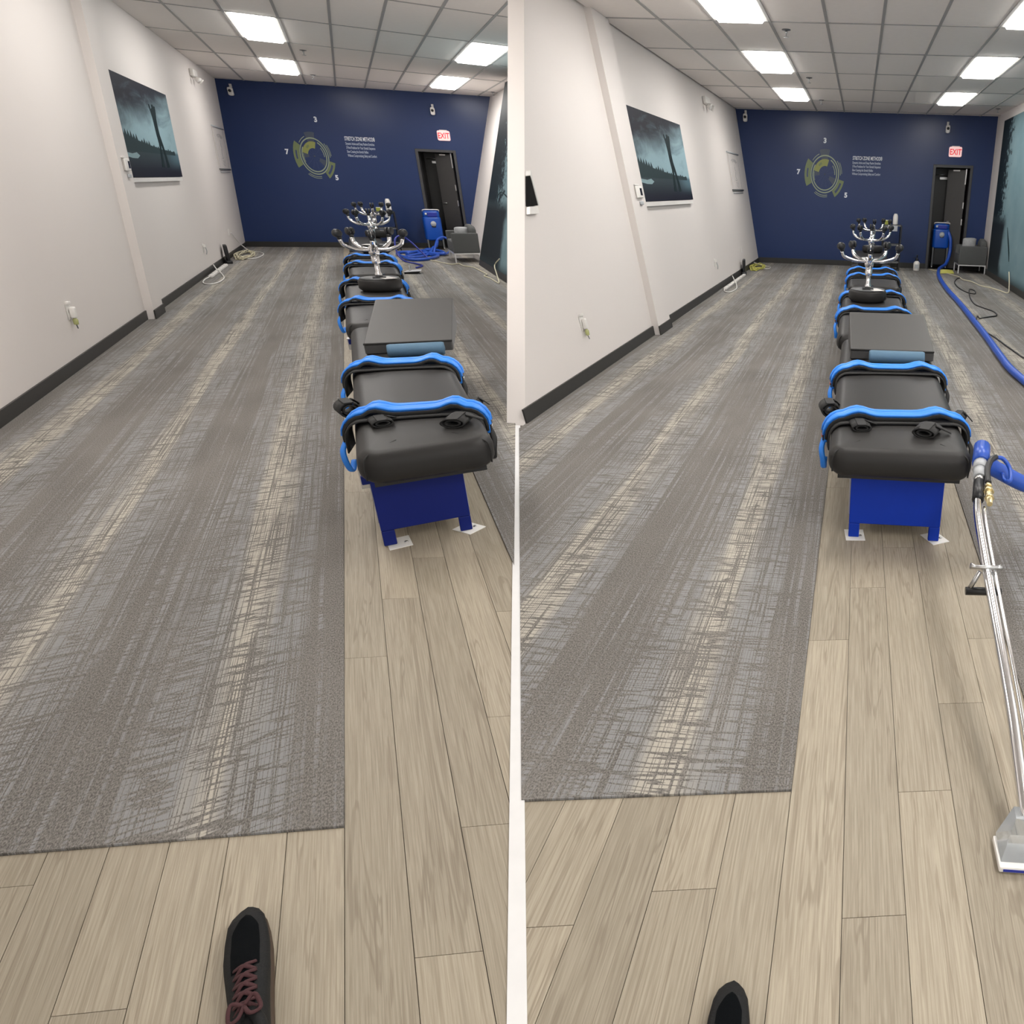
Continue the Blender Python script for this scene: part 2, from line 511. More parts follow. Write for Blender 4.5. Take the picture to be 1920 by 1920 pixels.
def build_floor(room):
    q = ROOM[room]
    keep = q['keep']
    far = q['far']
    # screed under the finishes, coloured like the dark joints
    poly = keep([(q['xw'] - .1, -.8), (3.2, -.8), (3.2, far), (q['xw'] - .1, far)])
    fl = MB().prism(poly, -.06, -.006).build('floor', 'slab')
    struct(fl, 'greige oak-look vinyl plank floor ' + NOTE[room], 'floor', room)
    g = .0008
    for i in range(len(q['seams']) - 1):
        x0, x1 = q['seams'][i], q['seams'][i + 1]
        front = x1 <= q['xc'] + 1e-6
        y = q['joints'][x1]
        while y > -.6:
            y -= q['length']
        while y < far:
            s = q['ycs']
            xm = q['xc']
            yl = lambda x, yy: yy + s * (x - (x0 + x1) / 2)
            p = [(x0 + g, yl(x0, y) + g), (x1 - g, yl(x1, y) + g), (x1 - g, yl(x1, y + q['length']) - g), (x0 + g, yl(x0, y + q['length']) - g)]
            y += q['length']
            if front:
                p = clip(p, -s, 1, q['yc0'] - s * q['xc'] - .002)
            else:
                p = clip(p, 0, 1, q['yb0'] + q['ybs'] * .1 - .02)
            p = clip(p, 0, -1, .8) if len(p) > 2 else p
            p = keep(p) if len(p) > 2 else p
            if len(p) < 3:
                continue
            cx = sum(a[0] for a in p) / len(p); cy = sum(a[1] for a in p) / len(p)
            o = MB().prism([(a[0] - cx, a[1] - cy) for a in p], -.006, 0.0).build('plank', 'wood_' + room, fl)
            o.location = (cx, cy, 0)
            tag(o)
    # carpets either side of the plank strip
    yb = lambda x: q['yb0'] + q['ybs'] * x
    s = q['ycs']
    xl = q['xw'] + .002
    yb = lambda x: q['yb0'] + q['ybs'] * x - .013
    if room == 'A':
        p = [(xl, q['yc0'] + s * (xl - q['xc'])), (q['xc'], q['yc0']), (q['xc'], yb(q['xc'])), (xl, yb(xl))]
        lab = 'wide grey streaked carpet between white wall and plank strip ' + NOTE[room]
        lab2 = 'narrow grey streaked carpet under the mural ' + NOTE[room]
        p2 = keep([(q['xc2'], -.8), (2.3, -.8), (2.3, yb(2.3)), (q['xc2'], yb(q['xc2']))])
    else:
        p = keep([(xl, q['yc0'] + s * (xl - q['xc'])), (q['xc'], q['yc0']), (q['xc'], yb(q['xc'])), (xl, yb(xl))])
        lab = 'wide grey streaked carpet between white wall and plank strip ' + NOTE[room]
        lab2 = 'grey streaked carpet with the blue hose lying on it'
        p2 = [(q['xc2'], -.8), (2.7, -.8), (2.7, yb(2.7)), (q['xc2'], yb(q['xc2']))]
    for poly, l in ((p, lab), (p2, lab2)):
        c = MB().prism(poly, -.004, .006).build('carpet', 'carpet_' + room)
        place(c, room, 0, 0)
        tag(c, l, 'carpet')

build_floor('A')
build_floor('B')
# pale strip covering the joint between the two floors
def _jl(y): return -.591 - .4658 * (y - .828)
js = MB().prism([(_jl(-.3) - .02, -.3), (_jl(-.3) + .02, -.3), (_jl(4.26) + .02, 4.26), (_jl(4.26) - .02, 4.26)], -.005, .004).build('trim_1', 'joint_strip')
struct(js, 'pale joint strip where the two floors meet', 'floor trim', 'B')

# ------------------------------------------------------------------ walls
def leaning_wall(room, poly_yz, x0, lean, th, mat, name='wall_left'):
    """wall plane x = x0 + lean*z, polygon in (y, z), thickness th away from the room (negative x for th<0)"""
    n = len(poly_yz)
    v = [(x0 + lean * z, y, z) for y, z in poly_yz] + [(x0 + lean * z + th, y, z) for y, z in poly_yz]
    f = [tuple(range(n)), tuple(range(n, 2 * n))[::-1]] + [(i, n + i, n + (i + 1) % n, (i + 1) % n) for i in range(n)]
    return MB().add(v, f).build(name, mat)

def base_run(room, segs, x0, lean, h, parent_name, label, depth=.012):
    o = MB()
    for (ya, yb, dx) in segs:
        v = []
        for y in (ya, yb):
            v += [(x0 + dx, y, 0.004), (x0 + dx + depth, y, 0.004), (x0 + dx + depth + lean * h, y, h), (x0 + dx + lean * h, y, h)]
        o.add(v, [(0, 1, 2, 3), (7, 6, 5, 4), (0, 4, 5, 1), (1, 5, 6, 2), (2, 6, 7, 3), (3, 7, 4, 0)])
    ob = o.build(parent_name, 'base')
    return struct(ob, label, 'baseboard', room)

# room A, long white wall with a pilaster
wA = leaning_wall('A', [(-.6, -.02), (19.95, -.02), (19.95, 3.25), (-.6, 3.25)], -2.055, .07, -.12, 'white_wall')
struct(wA, 'long white wall with a pilaster and picture ' + NOTE['A'], 'wall', 'A')
def pilaster(room, y0, y1, x0, lean, dx, parent):
    v = []
    for y in (y0, y1):
        v += [(x0, y, 0), (x0 + dx, y, 0), (x0 + dx + lean * 3.2, y, 3.2), (x0 + lean * 3.2, y, 3.2)]
    return MB().add(v, [(0, 1, 2, 3), (7, 6, 5, 4), (0, 4, 5, 1), (1, 5, 6, 2), (2, 6, 7, 3), (3, 7, 4, 0)]).build('pilaster', 'white_wall', parent)
pilaster('A', 10.15, 10.62, -2.055, .07, .07, wA)
base_run('A', [(-.6, 10.15, 0), (10.14, 10.63, .07), (10.62, 19.85, 0)], -2.055, .07, .10, 'baseboard_left', 'black vinyl baseboard along the long white wall ' + NOTE['A'])
# room B, its near end cut back on a rake
wB = leaning_wall('B', [(4.278, -.02), (15.95, -.02), (15.95, 3.35), (6.42, 3.35)], -2.15, -.16, -.125, 'white_wall')
struct(wB, 'long white wall with a pilaster and picture ' + NOTE['B'], 'wall', 'B')
pilaster('B', 7.42, 7.90, -2.15, -.16, .07, wB)
base_run('B', [(4.30, 7.42, 0), (7.41, 7.91, .07), (7.90, 15.84, 0)], -2.15, -.16, .10, 'baseboard_left', 'black vinyl baseboard along the long white wall ' + NOTE['B'])

# navy end walls with a door opening
def end_wall(room, xa, xb, da, db, dh, top, y0, ys):
    """wall on the line y = y0 + ys*x, opening da..db, dh high"""
    o = MB()
    def bx(x0, x1, z0, z1):
        t = .14
        p = [(x0, y0 + ys * x0, z0), (x1, y0 + ys * x1, z0), (x1, y0 + ys * x1 + t, z0), (x0, y0 + ys * x0 + t, z0)]
        o.hexa(p + [(a, b_, z1) for a, b_, _ in p])
    bx(xa, da, -.02, top); bx(db, xb, -.02, top); bx(da, db, dh, top)
    ob = o.build('wall_back', 'navy')
    return struct(ob, 'navy blue end wall with round emblem and door ' + NOTE[room], 'wall', room)

DOOR = {'A': (1.47, 2.17, 2.03), 'B': (1.545, 2.255, 2.03)}
for room, xa, xb in (('A', -2.2, 3.3), ('B', -2.75, 2.85)):
    q = ROOM[room]
    da, db, dh = DOOR[room]
    end_wall(room, xa, xb, da, db, dh, HT[room] + .1, q['yb0'], q['ybs'])
    o = MB()
    for x0, x1 in ((q['xw'], da - .05), (db + .05, 2.68 if room == 'B' else 2.14)):
        y_ = lambda x: q['yb0'] + q['ybs'] * x
        p = [(x0, y_(x0) - .012, .004), (x1, y_(x1) - .012, .004), (x1, y_(x1), .004), (x0, y_(x0), .004)]
        o.hexa(p + [(a, b_, .115) for a, b_, _ in p])
    struct(o.build('baseboard_back', 'base'), 'black vinyl baseboard under the navy end wall ' + NOTE[room], 'baseboard', room)

# mural side walls
def side_wall_B():
    w = MB().box(2.7, 2.84, 3.0, 15.95, -.02, 3.1).build('wall_right', 'white_wall')
    struct(w, 'white side wall carrying the teal mural ' + NOTE['B'], 'wall', 'B')
    base_run('B', [(3.0, 15.84, 0)], 2.685, 0, .11, 'baseboard_right', 'black vinyl baseboard under the mural ' + NOTE['B'], .015)
side_wall_B()
wR = leaning_wall('A', [(9.2, -.02), (15.0, -.02), (15.0, 3.3), (9.2, 3.3)], 1.885, .28, .10, 'white_wall', 'wall_right')
v = [(2.15 + .28 * z, y, z) for y, z in ((14.9, -.02), (18.9, -.02), (18.9, 3.3), (14.9, 3.3))]
MB().add(v + [(a + .12, b_, c) for a, b_, c in v], [(0, 3, 2, 1), (4, 5, 6, 7), (0, 1, 5, 4), (1, 2, 6, 5), (2, 3, 7, 6), (3, 0, 4, 7)]).build('return_wall', 'white_wall', wR)
struct(wR, 'flared side wall carrying the teal mural ' + NOTE['A'], 'wall', 'A')
base_run('A', [(10.3, 15.0, 0)], 1.868, .28, .11, 'baseboard_right', 'black vinyl baseboard under the mural ' + NOTE['A'], .015)

def mural(room, x0, lean, y_far, y_near, z0, z1):
    """thin printed panel; mesh y runs from the far edge towards the camera"""
    t = thing('mural', 'teal and black landscape mural on the side wall ' + NOTE[room], 'mural', room, x0, y_far)
    L = y_far - y_near
    v = []
    for z in (z0, z1):
        v += [(lean * z, 0, z), (lean * z, L, z), (lean * z - .010, L, z), (lean * z - .010, 0, z)]
    o = MB().hexa(v).build('print_panel', 'mural_' + room, t)
    o.scale = (1, -1, 1)
    # dark driftwood strokes that make a V, and a far headland, printed shapes on the panel
    def stroke(pts, w, mat, name):
        q = MB()
        n = len(pts)
        vv = []
        for i, (y, z) in enumerate(pts):
            for sgn in (-1, 1):
                yy = y + sgn * w * (1.0 if 0 < i < n - 1 else .35)
                vv.append((lean * z - .0125, -yy, z))
        ff = [(2 * i, 2 * i + 1, 2 * i + 3, 2 * i + 2) for i in range(n - 1)]
        q.add(vv, ff)
        q.build(name, mat, t)
    if room == 'A':
        stroke([(2.15, 1.02), (2.35, .85), (2.55, .62), (2.7, .47)], .05, 'print_dark', 'print_branch')
        stroke([(3.5, 1.05), (3.2, .85), (2.95, .66), (2.68, .50)], .05, 'print_dark', 'print_branch')
        stroke([(.95, 1.25), (1.25, 1.32), (1.65, 1.28), (2.1, 1.21)], .10, 'print_tree', 'print_headland')
    else:
        stroke([(1.55, 1.0), (1.75, .8), (1.95, .6), (2.05, .45)], .05, 'print_dark', 'print_branch')
    return t
mural('A', 1.875, .28, 15.0, 10.3, .11, 3.12)
mural('B', 2.696, 0, 15.0, 6.0, .11, 2.85)

# ------------------------------------------------------------------ ceilings: tiles, grid, panels, sprinklers
def build_ceiling(room, xs, ys, lamps, poly_keep):
    H = HT[room]
    back = ROOM[room]
    c = MB().prism(poly_keep, H + .06, H + .10).build('ceiling', 'tile')
    struct(c, 'suspended ceiling of pale grey fibre tiles ' + NOTE[room], 'ceiling', room)
    for i in range(len(xs) - 1):
        for j in range(len(ys) - 1):
            if (i, j) in lamps:
                continue
            x0, x1, y0, y1 = xs[i], xs[i + 1], ys[j], ys[j + 1]
            p = [(x0 + .012, y0 + .012), (x1 - .012, y0 + .012), (x1 - .012, y1 - .012), (x0 + .012, y1 - .012)]
            p = clip(p, -back['ybs'], 1, back['yb0'] - .01)
            if room == 'A' and len(p) > 2:
                p = clip(p, 1, -.183, -.003 - .183 * 1.017 - .02) if y1 < 6.0 else p
            if len(p) < 3:
                continue
            cx, cy = sum(a[0] for a in p) / len(p), sum(a[1] for a in p) / len(p)
            o = MB().prism([(a[0] - cx, a[1] - cy) for a in p], 0, .02).build('ceiling_tile', 'tile', c)
            o.location = (cx, cy, H + random.uniform(0, .003))
    for x in xs[1:-1]:
        ye = back['yb0'] + back['ybs'] * x
        MB().box(x - .014, x + .014, ys[0], min(ye, ys[-1]), H - .006, H + .022).build('tee_bar', 'tee', c)
    for y in ys[1:-1]:
        MB().box(xs[0], xs[-1], y - .014, y + .014, H - .004, H + .022).build('tee_bar', 'tee', c)
    # wall angle
    return c

xsA = [-1.84, -1.36, -.84, -.325, .19, .70, 1.22, 1.75, 2.29, 2.80, 3.2]
ysA = [-.3, 1.75, 3.72, 5.70, 7.68, 9.66, 11.62, 13.60, 15.62, 17.62, 19.62, 20.6]
lampsA = {(2, 6): 'front', (2, 8): 'rear', (7, 6): 'front', (7, 8): 'rear', (2, 4): 0, (2, 2): 0, (2, 0): 0, (4, 2): 0, (4, 0): 0}  # last pair of panels added out of view to brighten the white wall
polyA = [(-1.95, -.3), (-.28, -.3), (.8, 5.6), (3.4, 6.4), (3.4, 20.3), (-1.95, 20.3)]
build_ceiling('A', xsA, ysA, lampsA, polyA)
xsB = [-2.62, -2.04, -1.50, -.955, -.40, .135, .68, 1.245, 1.79, 2.34, 2.76]
ysB = [-.3, 1.45, 3.05, 4.65, 6.25, 7.83, 9.36, 10.88, 12.46, 14.02, 15.58, 16.0]
lampsB = {(2, 6): 'mid', (2, 8): 'rear', (2, 4): 'near', (7, 4): 'near', (7, 6): 'mid', (7, 8): 'rear', (7, 2): 0, (7, 0): 0, (4, 2): 0}
polyB = [(-2.7, 6.2), (-1.4, 2.4), (-.3, -.3), (2.84, -.3), (2.84, 15.95), (-2.7, 15.95)]
build_ceiling('B', xsB, ysB, lampsB, polyB)

def ceiling_light(room, i, j, xs, ys, label):
    H = HT[room]
    x0, x1, y0, y1 = xs[i] + .014, xs[i + 1] - .014, ys[j] + .014, ys[j + 1] - .014
    t = thing('ceiling_light', label, 'light', room, (x0 + x1) / 2, (y0 + y1) / 2, H, 0, 'recessed ceiling light panels')
    w, l = (x1 - x0) / 2, (y1 - y0) / 2
    fr = MB()
    for a in ((-w, w, -l, -l + .02), (-w, w, l - .02, l), (-w, -w + .02, -l + .02, l - .02), (w - .02, w, -l + .02, l - .02)):
        fr.box(a[0], a[1], a[2], a[3], -.004, .05)
    fr.build('frame', 'white_plastic', t)
    MB().hexa([(-w + .05, -l + .05, -.030), (w - .05, -l + .05, -.030), (w - .05, l - .05, -.030), (-w + .05, l - .05, -.030), (-w + .021, -l + .021, .012), (w - .021, -l + .021, .012), (w - .021, l - .021, .012), (-w + .021, l - .021, .012)]).build('diffuser', 'lamp', t)
    return t
for (i, j), k in lampsA.items():
    side = 'beside the white wall' if i == 2 else 'on the mural side'
    lab = {'front': 'bright ceiling panel second from the navy wall %s %s' % (side, NOTE['A']), 'rear': 'bright ceiling panel nearer the navy wall %s %s' % (side, NOTE['A'])}.get(k, 'unseen bright ceiling panel overhead %s, row %s column %s' % (NOTE['A'], 'one two three four five six'.split()[j // 2], 'a b c d e f g h'.split()[i]))
    ceiling_light('A', i, j, xsA, ysA, lab)
for (i, j), k in lampsB.items():
    side = 'beside the white wall' if i == 2 else 'on the mural side'
    lab = {'near': 'bright ceiling panel cut by the frame edge %s %s' % (side, NOTE['B']), 'mid': 'bright ceiling panel second from the navy wall %s %s' % (side, NOTE['B']), 'rear': 'bright ceiling panel nearer the navy wall %s %s' % (side, NOTE['B'])}.get(k, 'unseen bright ceiling panel overhead %s, row %s column %s' % (NOTE['B'], 'one two three four five six'.split()[j // 2], 'a b c d e f g h'.split()[i]))
    ceiling_light('B', i, j, xsB, ysB, lab)

def sprinkler(room, x, y, label):
    t = thing('sprinkler', label, 'sprinkler', room, x, y, HT[room])
    MB().lathe([(.004, .01), (.045, .01), (.045, -.004), (.02, -.008), (.004, -.008)], 14).build('escutcheon', 'grey_plastic_dark', t)
    MB().lathe([(.012, -.006), (.012, -.03), (.007, -.034), (.007, -.062)], 8).build('body', 'steel', t)
    MB().lathe([(.002, -.060), (.028, -.062), (.028, -.066), (.002, -.068)], 10).build('deflector', 'steel', t)
sprinkler('A', -.18, 14.25, 'small sprinkler by the second panel ' + NOTE['A'])
sprinkler('A', -.15, 17.5, 'small sprinkler by the rear panel ' + NOTE['A'])
sprinkler('A', 2.95, 17.6, 'small sprinkler above the white return strip ' + NOTE['A'])
sprinkler('B', -.83, 8.18, 'sprinkler on the tile after the cut-off panel ' + NOTE['B'])
sprinkler('B', -.815, 11.37, 'sprinkler between the second and rear panels ' + NOTE['B'])
sprinkler('B', -.77, 13.95, 'small sprinkler beyond the rear panel ' + NOTE['B'])
sprinkler('B', 2.45, 14.5, 'small sprinkler near the mural wall ' + NOTE['B'])

# ------------------------------------------------------------------ door in the end wall
def door(room):
    q = ROOM[room]
    da, db, dh = DOOR[room]
    a = math.atan(q['ybs'])
    xm = (da + db) / 2
    w = (db - da) / 2
    o = bpy.data.objects.new('door_1', None); COL.objects.link(o)
    place(o, room, xm, q['yb0'] + q['ybs'] * xm, 0, a)
    tag(o, 'dark double door standing half open in the navy wall ' + NOTE[room], 'door', kind='structure')
    fr = MB()
    fr.box(-w - .055, -w, -.02, .15, 0, dh + .055); fr.box(w, w + .055, -.02, .15, 0, dh + .055); fr.box(-w, w, -.02, .15, dh, dh + .055)
    fr.build('door_frame', 'door_frame', o, .004)
    # far leaf: closed dark door a little way back, with closer
    back = MB().box(-w, w, .62, .66, 0, dh + .1).build('inner_door', 'door_dark', o)
    MB().box(-.20, .02, .585, .62, dh - .22, dh - .165).build('closer_body', 'steel', back, .006)
    MB().tube([(-.30, .60, dh - .13), (-.09, .56, dh - .12), (-.06, .60, dh - .15)], .008, 6).build('closer_arm', 'steel', back)
    sides = MB()
    sides.box(-w - .04, -w, .15, .66, 0, dh + .1); sides.box(w, w + .04, .15, .66, 0, dh + .1); sides.box(-w, w, .15, .66, dh, dh + .1)
    sides.box(-w, w, -.02, .66, -.03, .001)
    sides.build('vestibule', 'door_dark', o)
    # open leaf, hinged on the side of the mural, swung inwards
    lf = MB().box(-.56 * w * 2, 0, -.022, .022, .02, dh - .03).build('door_leaf', 'door_leaf', o, .003)
    lf.location = (w - .05, .10, 0)
    lf.rotation_euler = (0, 0, radians(-24))
    MB().tube([(-.56 * w * 2 + .05, -.02, .98), (-.56 * w * 2 + .05, -.06, .98), (-.56 * w * 2 + .14, -.06, .98)], .010, 8).build('lever_handle', 'steel', lf)
    MB().box(-.40 * w * 2, -.20 * w * 2, -.03, -.02, dh - .055, dh - .03).build('top_plate', 'steel', lf)
    for z in (1.72, 1.25, .92):
        MB().box(-.012, .012, -.04, -.018, z, z + (.30 if z > 1.6 else .12)).build('hinge', 'steel', lf)
    return o
door('A'); door('B')

def exit_sign(room, x, z, w, h):
    q = ROOM[room]
    a = math.atan(q['ybs'])
    t = thing('exit_sign', 'white sign with red EXIT letters above the door ' + NOTE[room], 'sign', room, x, q['yb0'] + q['ybs'] * x, z, a)
    MB().slab(-w / 2, w / 2, -h / 2, h / 2, 0, .05, .03, .008).build('housing', 'exit_face', t).rotation_euler = (pi / 2, 0, 0)
    text_obj('lettering', 'EXIT', h * .80, 'exit_red', t, (0, -.0520, -h * .28), sx=.56 * w / h, fat=.0025, align='CENTER')
    MB().box(-w * .3, w * .3, -.03, 0, h / 2 - .002, h / 2 + .015).build('mount_plate', 'white_plastic', t)
exit_sign('A', 2.03, 2.37, .25, .20)
exit_sign('B', 1.91, 2.33, .26, .19)

def camera_unit(room, x, z, label, s=1.0):
    q = ROOM[room]
    a = math.atan(q['ybs'])
    t = thing('security_camera', label, 'camera', room, x, q['yb0'] + q['ybs'] * x, z, a)
    MB().box(-.022, .022, -.015, 0, .05, .12).build('bracket', 'white_plastic', t, .004)
    MB().tube([(0, -.01, .085), (0, -.05, .07), (0, -.07, .04)], .009, 8).build('neck', 'white_plastic', t)
    b = MB().slab(-.042, .042, -.075, .075, -.02, .05, .03, .012).build('housing', 'white_plastic', t)
    b.rotation_euler = (pi / 2, 0, 0)
    b.location = (0, -.055, -.02)
    MB().lathe([(.001, -.118), (.026, -.116), (.028, -.10), (.028, -.09)], 14, (0, -.01), 'y').build('lens', 'led_dark', t)
camera_unit('A', -1.60, 3.0, 'small white camera high in the navy corner by white wall ' + NOTE['A'])
camera_unit('A', 1.90, 2.86, 'small white camera on navy wall above the exit sign ' + NOTE['A'])
camera_unit('B', -2.42, 2.86, 'small white camera high in the navy corner by white wall ' + NOTE['B'])
camera_unit('B', 1.71, 2.76, 'small white camera on navy wall above the exit sign ' + NOTE['B'])

# ------------------------------------------------------------------ round emblem, numbers and lettering on the end wall
def sector(mb, r0, r1, a0, a1, rx, rz, y):
    n = max(3, int(abs(a1 - a0) / 6))
    v = []
    for k in range(n + 1):
        t = radians(a0 + (a1 - a0) * k / n)
        for r in (r0, r1):
            v.append((r * cos(t) * rx, -y, r * sin(t) * rz))
    m = len(v)
    v += [(a, 0, c) for a, b_, c in v]
    f = []
    for k in range(n):
        a = 2 * k
        f += [(a, a + 1, a + 3, a + 2), (a + 1, m + a + 1, m + a + 3, a + 3), (a, a + 2, m + a + 2, m + a)]
    f += [(0, m, m + 1, 1), (2 * n, 2 * n + 1, m + 2 * n + 1, m + 2 * n)]
    return mb.add(v, f)

def emblem(room, x, z, rx, rz):
    q = ROOM[room]
    a = math.atan(q['ybs'])
    t = thing('wall_emblem', 'olive ring emblem with segments on navy wall ' + NOTE[room], 'wall graphic', room, x, q['yb0'] + q['ybs'] * x, z, a)
    def part(name, mat, y, *secs):
        mb = MB()
        for s in secs:
            sector(mb, *s, rx, rz, y)
        return mb.build(name, mat, t)
    part('faint_segment', 'olive_faint', .002, (.80, 1.30, 76, 108), )
    part('faint_segment', 'olive_faint', .002, (.36, .78, 166, 187))
    part('faint_segment', 'olive_faint', .002, (.36, .78, 317, 345))
    for k in range(12):
        part('spoke', 'navy_light', .001, (.10, .74, k * 30 + 9, k * 30 + 11))
    part('outer_ring', 'olive_pale', .004, (.935, 1.0, 0, 360))
    part('inner_ring', 'olive_pale', .004, (.80, .862, -215, 62))
    part('bright_segment', 'olive_bright', .005, (.43, .79, 70, 166))
    part('bright_label', 'olive', .006, (.55, .67, 112, 134))
    part('side_segment', 'olive', .005, (1.02, 1.42, 146, 207))
    part('segment_label', 'navy_light', .006, (1.17, 1.27, 166, 188))
    part('side_segment', 'olive', .005, (1.02, 1.40, 302, 346))
    part('segment_label', 'navy_light', .006, (1.14, 1.27, 309, 338))
    part('outer_arc', 'olive_pale', .004, (1.07, 1.11, -2, 40), (1.17, 1.20, 2, 32))
    part('outer_arc', 'olive_pale', .004, (1.09, 1.125, 236, 281), (1.18, 1.21, 234, 280))
    part('outer_arc', 'olive_pale', .004, (1.10, 1.135, 112, 141))
    part('inner_arc', 'olive_pale', .004, (.68, .72, -2, 40), (.74, .77, 170, 205))
    MB().lathe([(.002, -.001), (.018, -.001), (.018, -.004), (.002, -.004)], 10, (0, 0), 'y').build('centre_dot', 'olive_faint', t)
    return t

def lettering(room, name, body, x, z, size, mat, sx, fat, label, cat='lettering', align='CENTER'):
    q = ROOM[room]
    a = math.atan(q['ybs'])
    t = thing(name, label, cat, room, x, q['yb0'] + q['ybs'] * x, z, a)
    text_obj('glyphs', body, size, mat, t, (0, -.002, -size * .35), sx=sx, fat=fat, align=align)
    return t

def wall_text(room, x, z, W, H, sx):
    q = ROOM[room]
    a = math.atan(q['ybs'])
    t = thing('wall_text', 'white method heading over four small lines of lettering ' + NOTE[room], 'lettering', room, x, q['yb0'] + q['ybs'] * x, z, a)
    text_obj('heading', 'STRETCH ZONE METHOD\u00ae', H * .26, 'num_white', t, (0, -.002, -H * .20), sx=sx * .96, fat=.0016)
    for k, line in enumerate(('Dynamic Active and Deep Passive Stretches', '3 Pivot Positions for Your Stretch Sequence', 'Slow Coaxing the Stretch Reflex', 'Without Compromising Safety and Comfort')):
        text_obj('text_line', line, H * .17, 'txt_grey', t, (0, -.002, -H * (.40 + .185 * k)), sx=sx * .98, fat=.0014)

emblem('A', -.45, 1.85, .262, .362)
lettering('A', 'numeral', '3', -.29, 2.56, .135, 'num_white', .9, .006, 'white numeral three above the emblem ' + NOTE['A'])
lettering('A', 'numeral', '7', -.92, 1.92, .135, 'num_white', .9, .006, 'white numeral seven beside the emblem ' + NOTE['A'])
lettering('A', 'numeral', '5', -.13, 1.445, .135, 'num_white', .9, .006, 'white numeral five below the emblem ' + NOTE['A'])
wall_text('A', .155, 2.27, .59, .42, .435)
emblem('B', -.76, 1.83, .30, .37)
lettering('B', 'numeral', '3', -.775, 2.47, .13, 'num_white', 1.0, .006, 'white numeral three above the emblem ' + NOTE['B'])
lettering('B', 'numeral', '7', -1.315, 1.865, .13, 'num_white', 1.0, .006, 'white numeral seven beside the emblem ' + NOTE['B'])
lettering('B', 'numeral', '5', -.30, 1.44, .13, 'num_white', 1.0, .006, 'white numeral five below the emblem ' + NOTE['B'])
wall_text('B', -.19, 2.20, .64, .38, .52)

# ------------------------------------------------------------------ things on the white wall
def wall_tf(room, y, z, dx=0.0):
    q = ROOM[room]
    return q['xw'] + q['lean'] * z + dx

def poster(room, y0, y1, z0, z1, label, full=True):
    """stretched canvas; local y along the wall 0..L, z 0..Hh"""
    q = ROOM[room]
    t = thing('poster', label, 'poster', room, wall_tf(room, y0, z0), y0, z0)
    t.rotation_euler[1] = math.atan(q['lean'])
    L, Hh = y1 - y0, z1 - z0
    o = MB().box(0, .045, 0, 1, 0, 1).build('canvas', ('poster_' + room) if full else 'print_dark', t)
    o.scale = (1, L, Hh)
    MB().box(.004, .040, .01, L - .01, -.05, -.004).build('hanging_rail', 'white_plastic', t)
    if not full:
        MB().box(0, .052, L, L + .03, -.01, Hh).build('clear_edge', 'clear_edge', t)
        return t
    X = .0455
    def shape(name, mat, pts, off=0.0):
        n = len(pts)
        v = [(X + off, p[0] * L, p[1] * Hh) for p in pts] + [(X + off - .002, p[0] * L, p[1] * Hh) for p in pts]
        f = [tuple(range(n)), tuple(range(n, 2 * n))[::-1]] + [(i, n + i, n + (i + 1) % n, (i + 1) % n) for i in range(n)]
        ob = MB().add(v, f).build(name, mat, t)
        tri = ob.modifiers.new('tri', 'TRIANGULATE')
        return ob
    rnd = random.Random(5)
    top = []
    n = 46
    for k in range(n + 1):
        u = k / n * .93
        hgt = .30 + .13 * (1 - u) ** 2 + (rnd.uniform(.0, .07) if k % 2 else 0) * (1.2 - u)
        top.append((u, hgt))
    shape('print_treeline', 'print_tree', [(0, .26)] + top + [(.93, .26)])
    shape('print_path', 'print_pale', [(0, .245), (.10, .235), (.17, .25), (.215, .22), (.17, .19), (.09, .19), (0, .205)], .0006)
    # standing golfer stretching both arms up, seen from behind
    fig = [(.600, .110), (.612, .25), (.620, .38), (.612, .48), (.610, .55), (.608, .62), (.604, .68), (.596, .74), (.588, .80), (.600, .805), (.612, .75), (.622, .775), (.634, .775), (.640, .75), (.655, .80), (.668, .795),
           (.664, .73), (.655, .66), (.652, .57), (.656, .48), (.672, .38), (.690, .25), (.705, .115), (.672, .105), (.664, .25), (.645, .37), (.638, .26), (.634, .105)]
    fig = [(.645 + (a - .640) * 1.55, b_) for a, b_ in fig]
    shape('print_figure', 'print_dark', fig, .0010)
    shape('print_head', 'print_dark', [(.638 + .020 * cos(2 * pi * k / 12), .785 + .026 * sin(2 * pi * k / 12)) for k in range(12)], .0014)
    return t
poster('A', 10.68, 13.70, 1.41, 2.43, 'landscape picture with standing stretching figure ' + NOTE['A'])
poster('B', 7.98, 10.30, 1.33, 2.27, 'landscape picture with standing stretching figure ' + NOTE['B'])
def cut_poster():
    """end of a black picture that hangs where the white wall stops"""
    q = ROOM['B']
    y0, z0 = 5.155, 1.335
    t = thing('poster', 'black picture corner at the very end of the white wall in the wand room', 'poster', 'B', wall_tf('B', y0, z0), y0, z0)
    t.rotation_euler[1] = math.atan(q['lean'])
    def slab_(name, pts, x0, x1, mat):
        n = len(pts)
        v = [(x1, a, c) for a, c in pts] + [(x0, a, c) for a, c in pts]
        return MB().add(v, [tuple(range(n)), tuple(range(n, 2 * n))[::-1]] + [(i, n + i, n + (i + 1) % n, (i + 1) % n) for i in range(n)]).build(name, mat, t)
    slab_('canvas', [(0, 0), (.125, 0), (.125, .20)], 0, .035, 'print_black')
    slab_('clear_edge', [(.127, 0), (.145, 0), (.145, .235), (.127, .206)], 0, .040, 'clear_edge')
    slab_('hanging_rail', [(-.03, -.055), (.13, -.055), (.13, -.006), (.0, -.006)], .004, .03, 'white_plastic')
cut_poster()

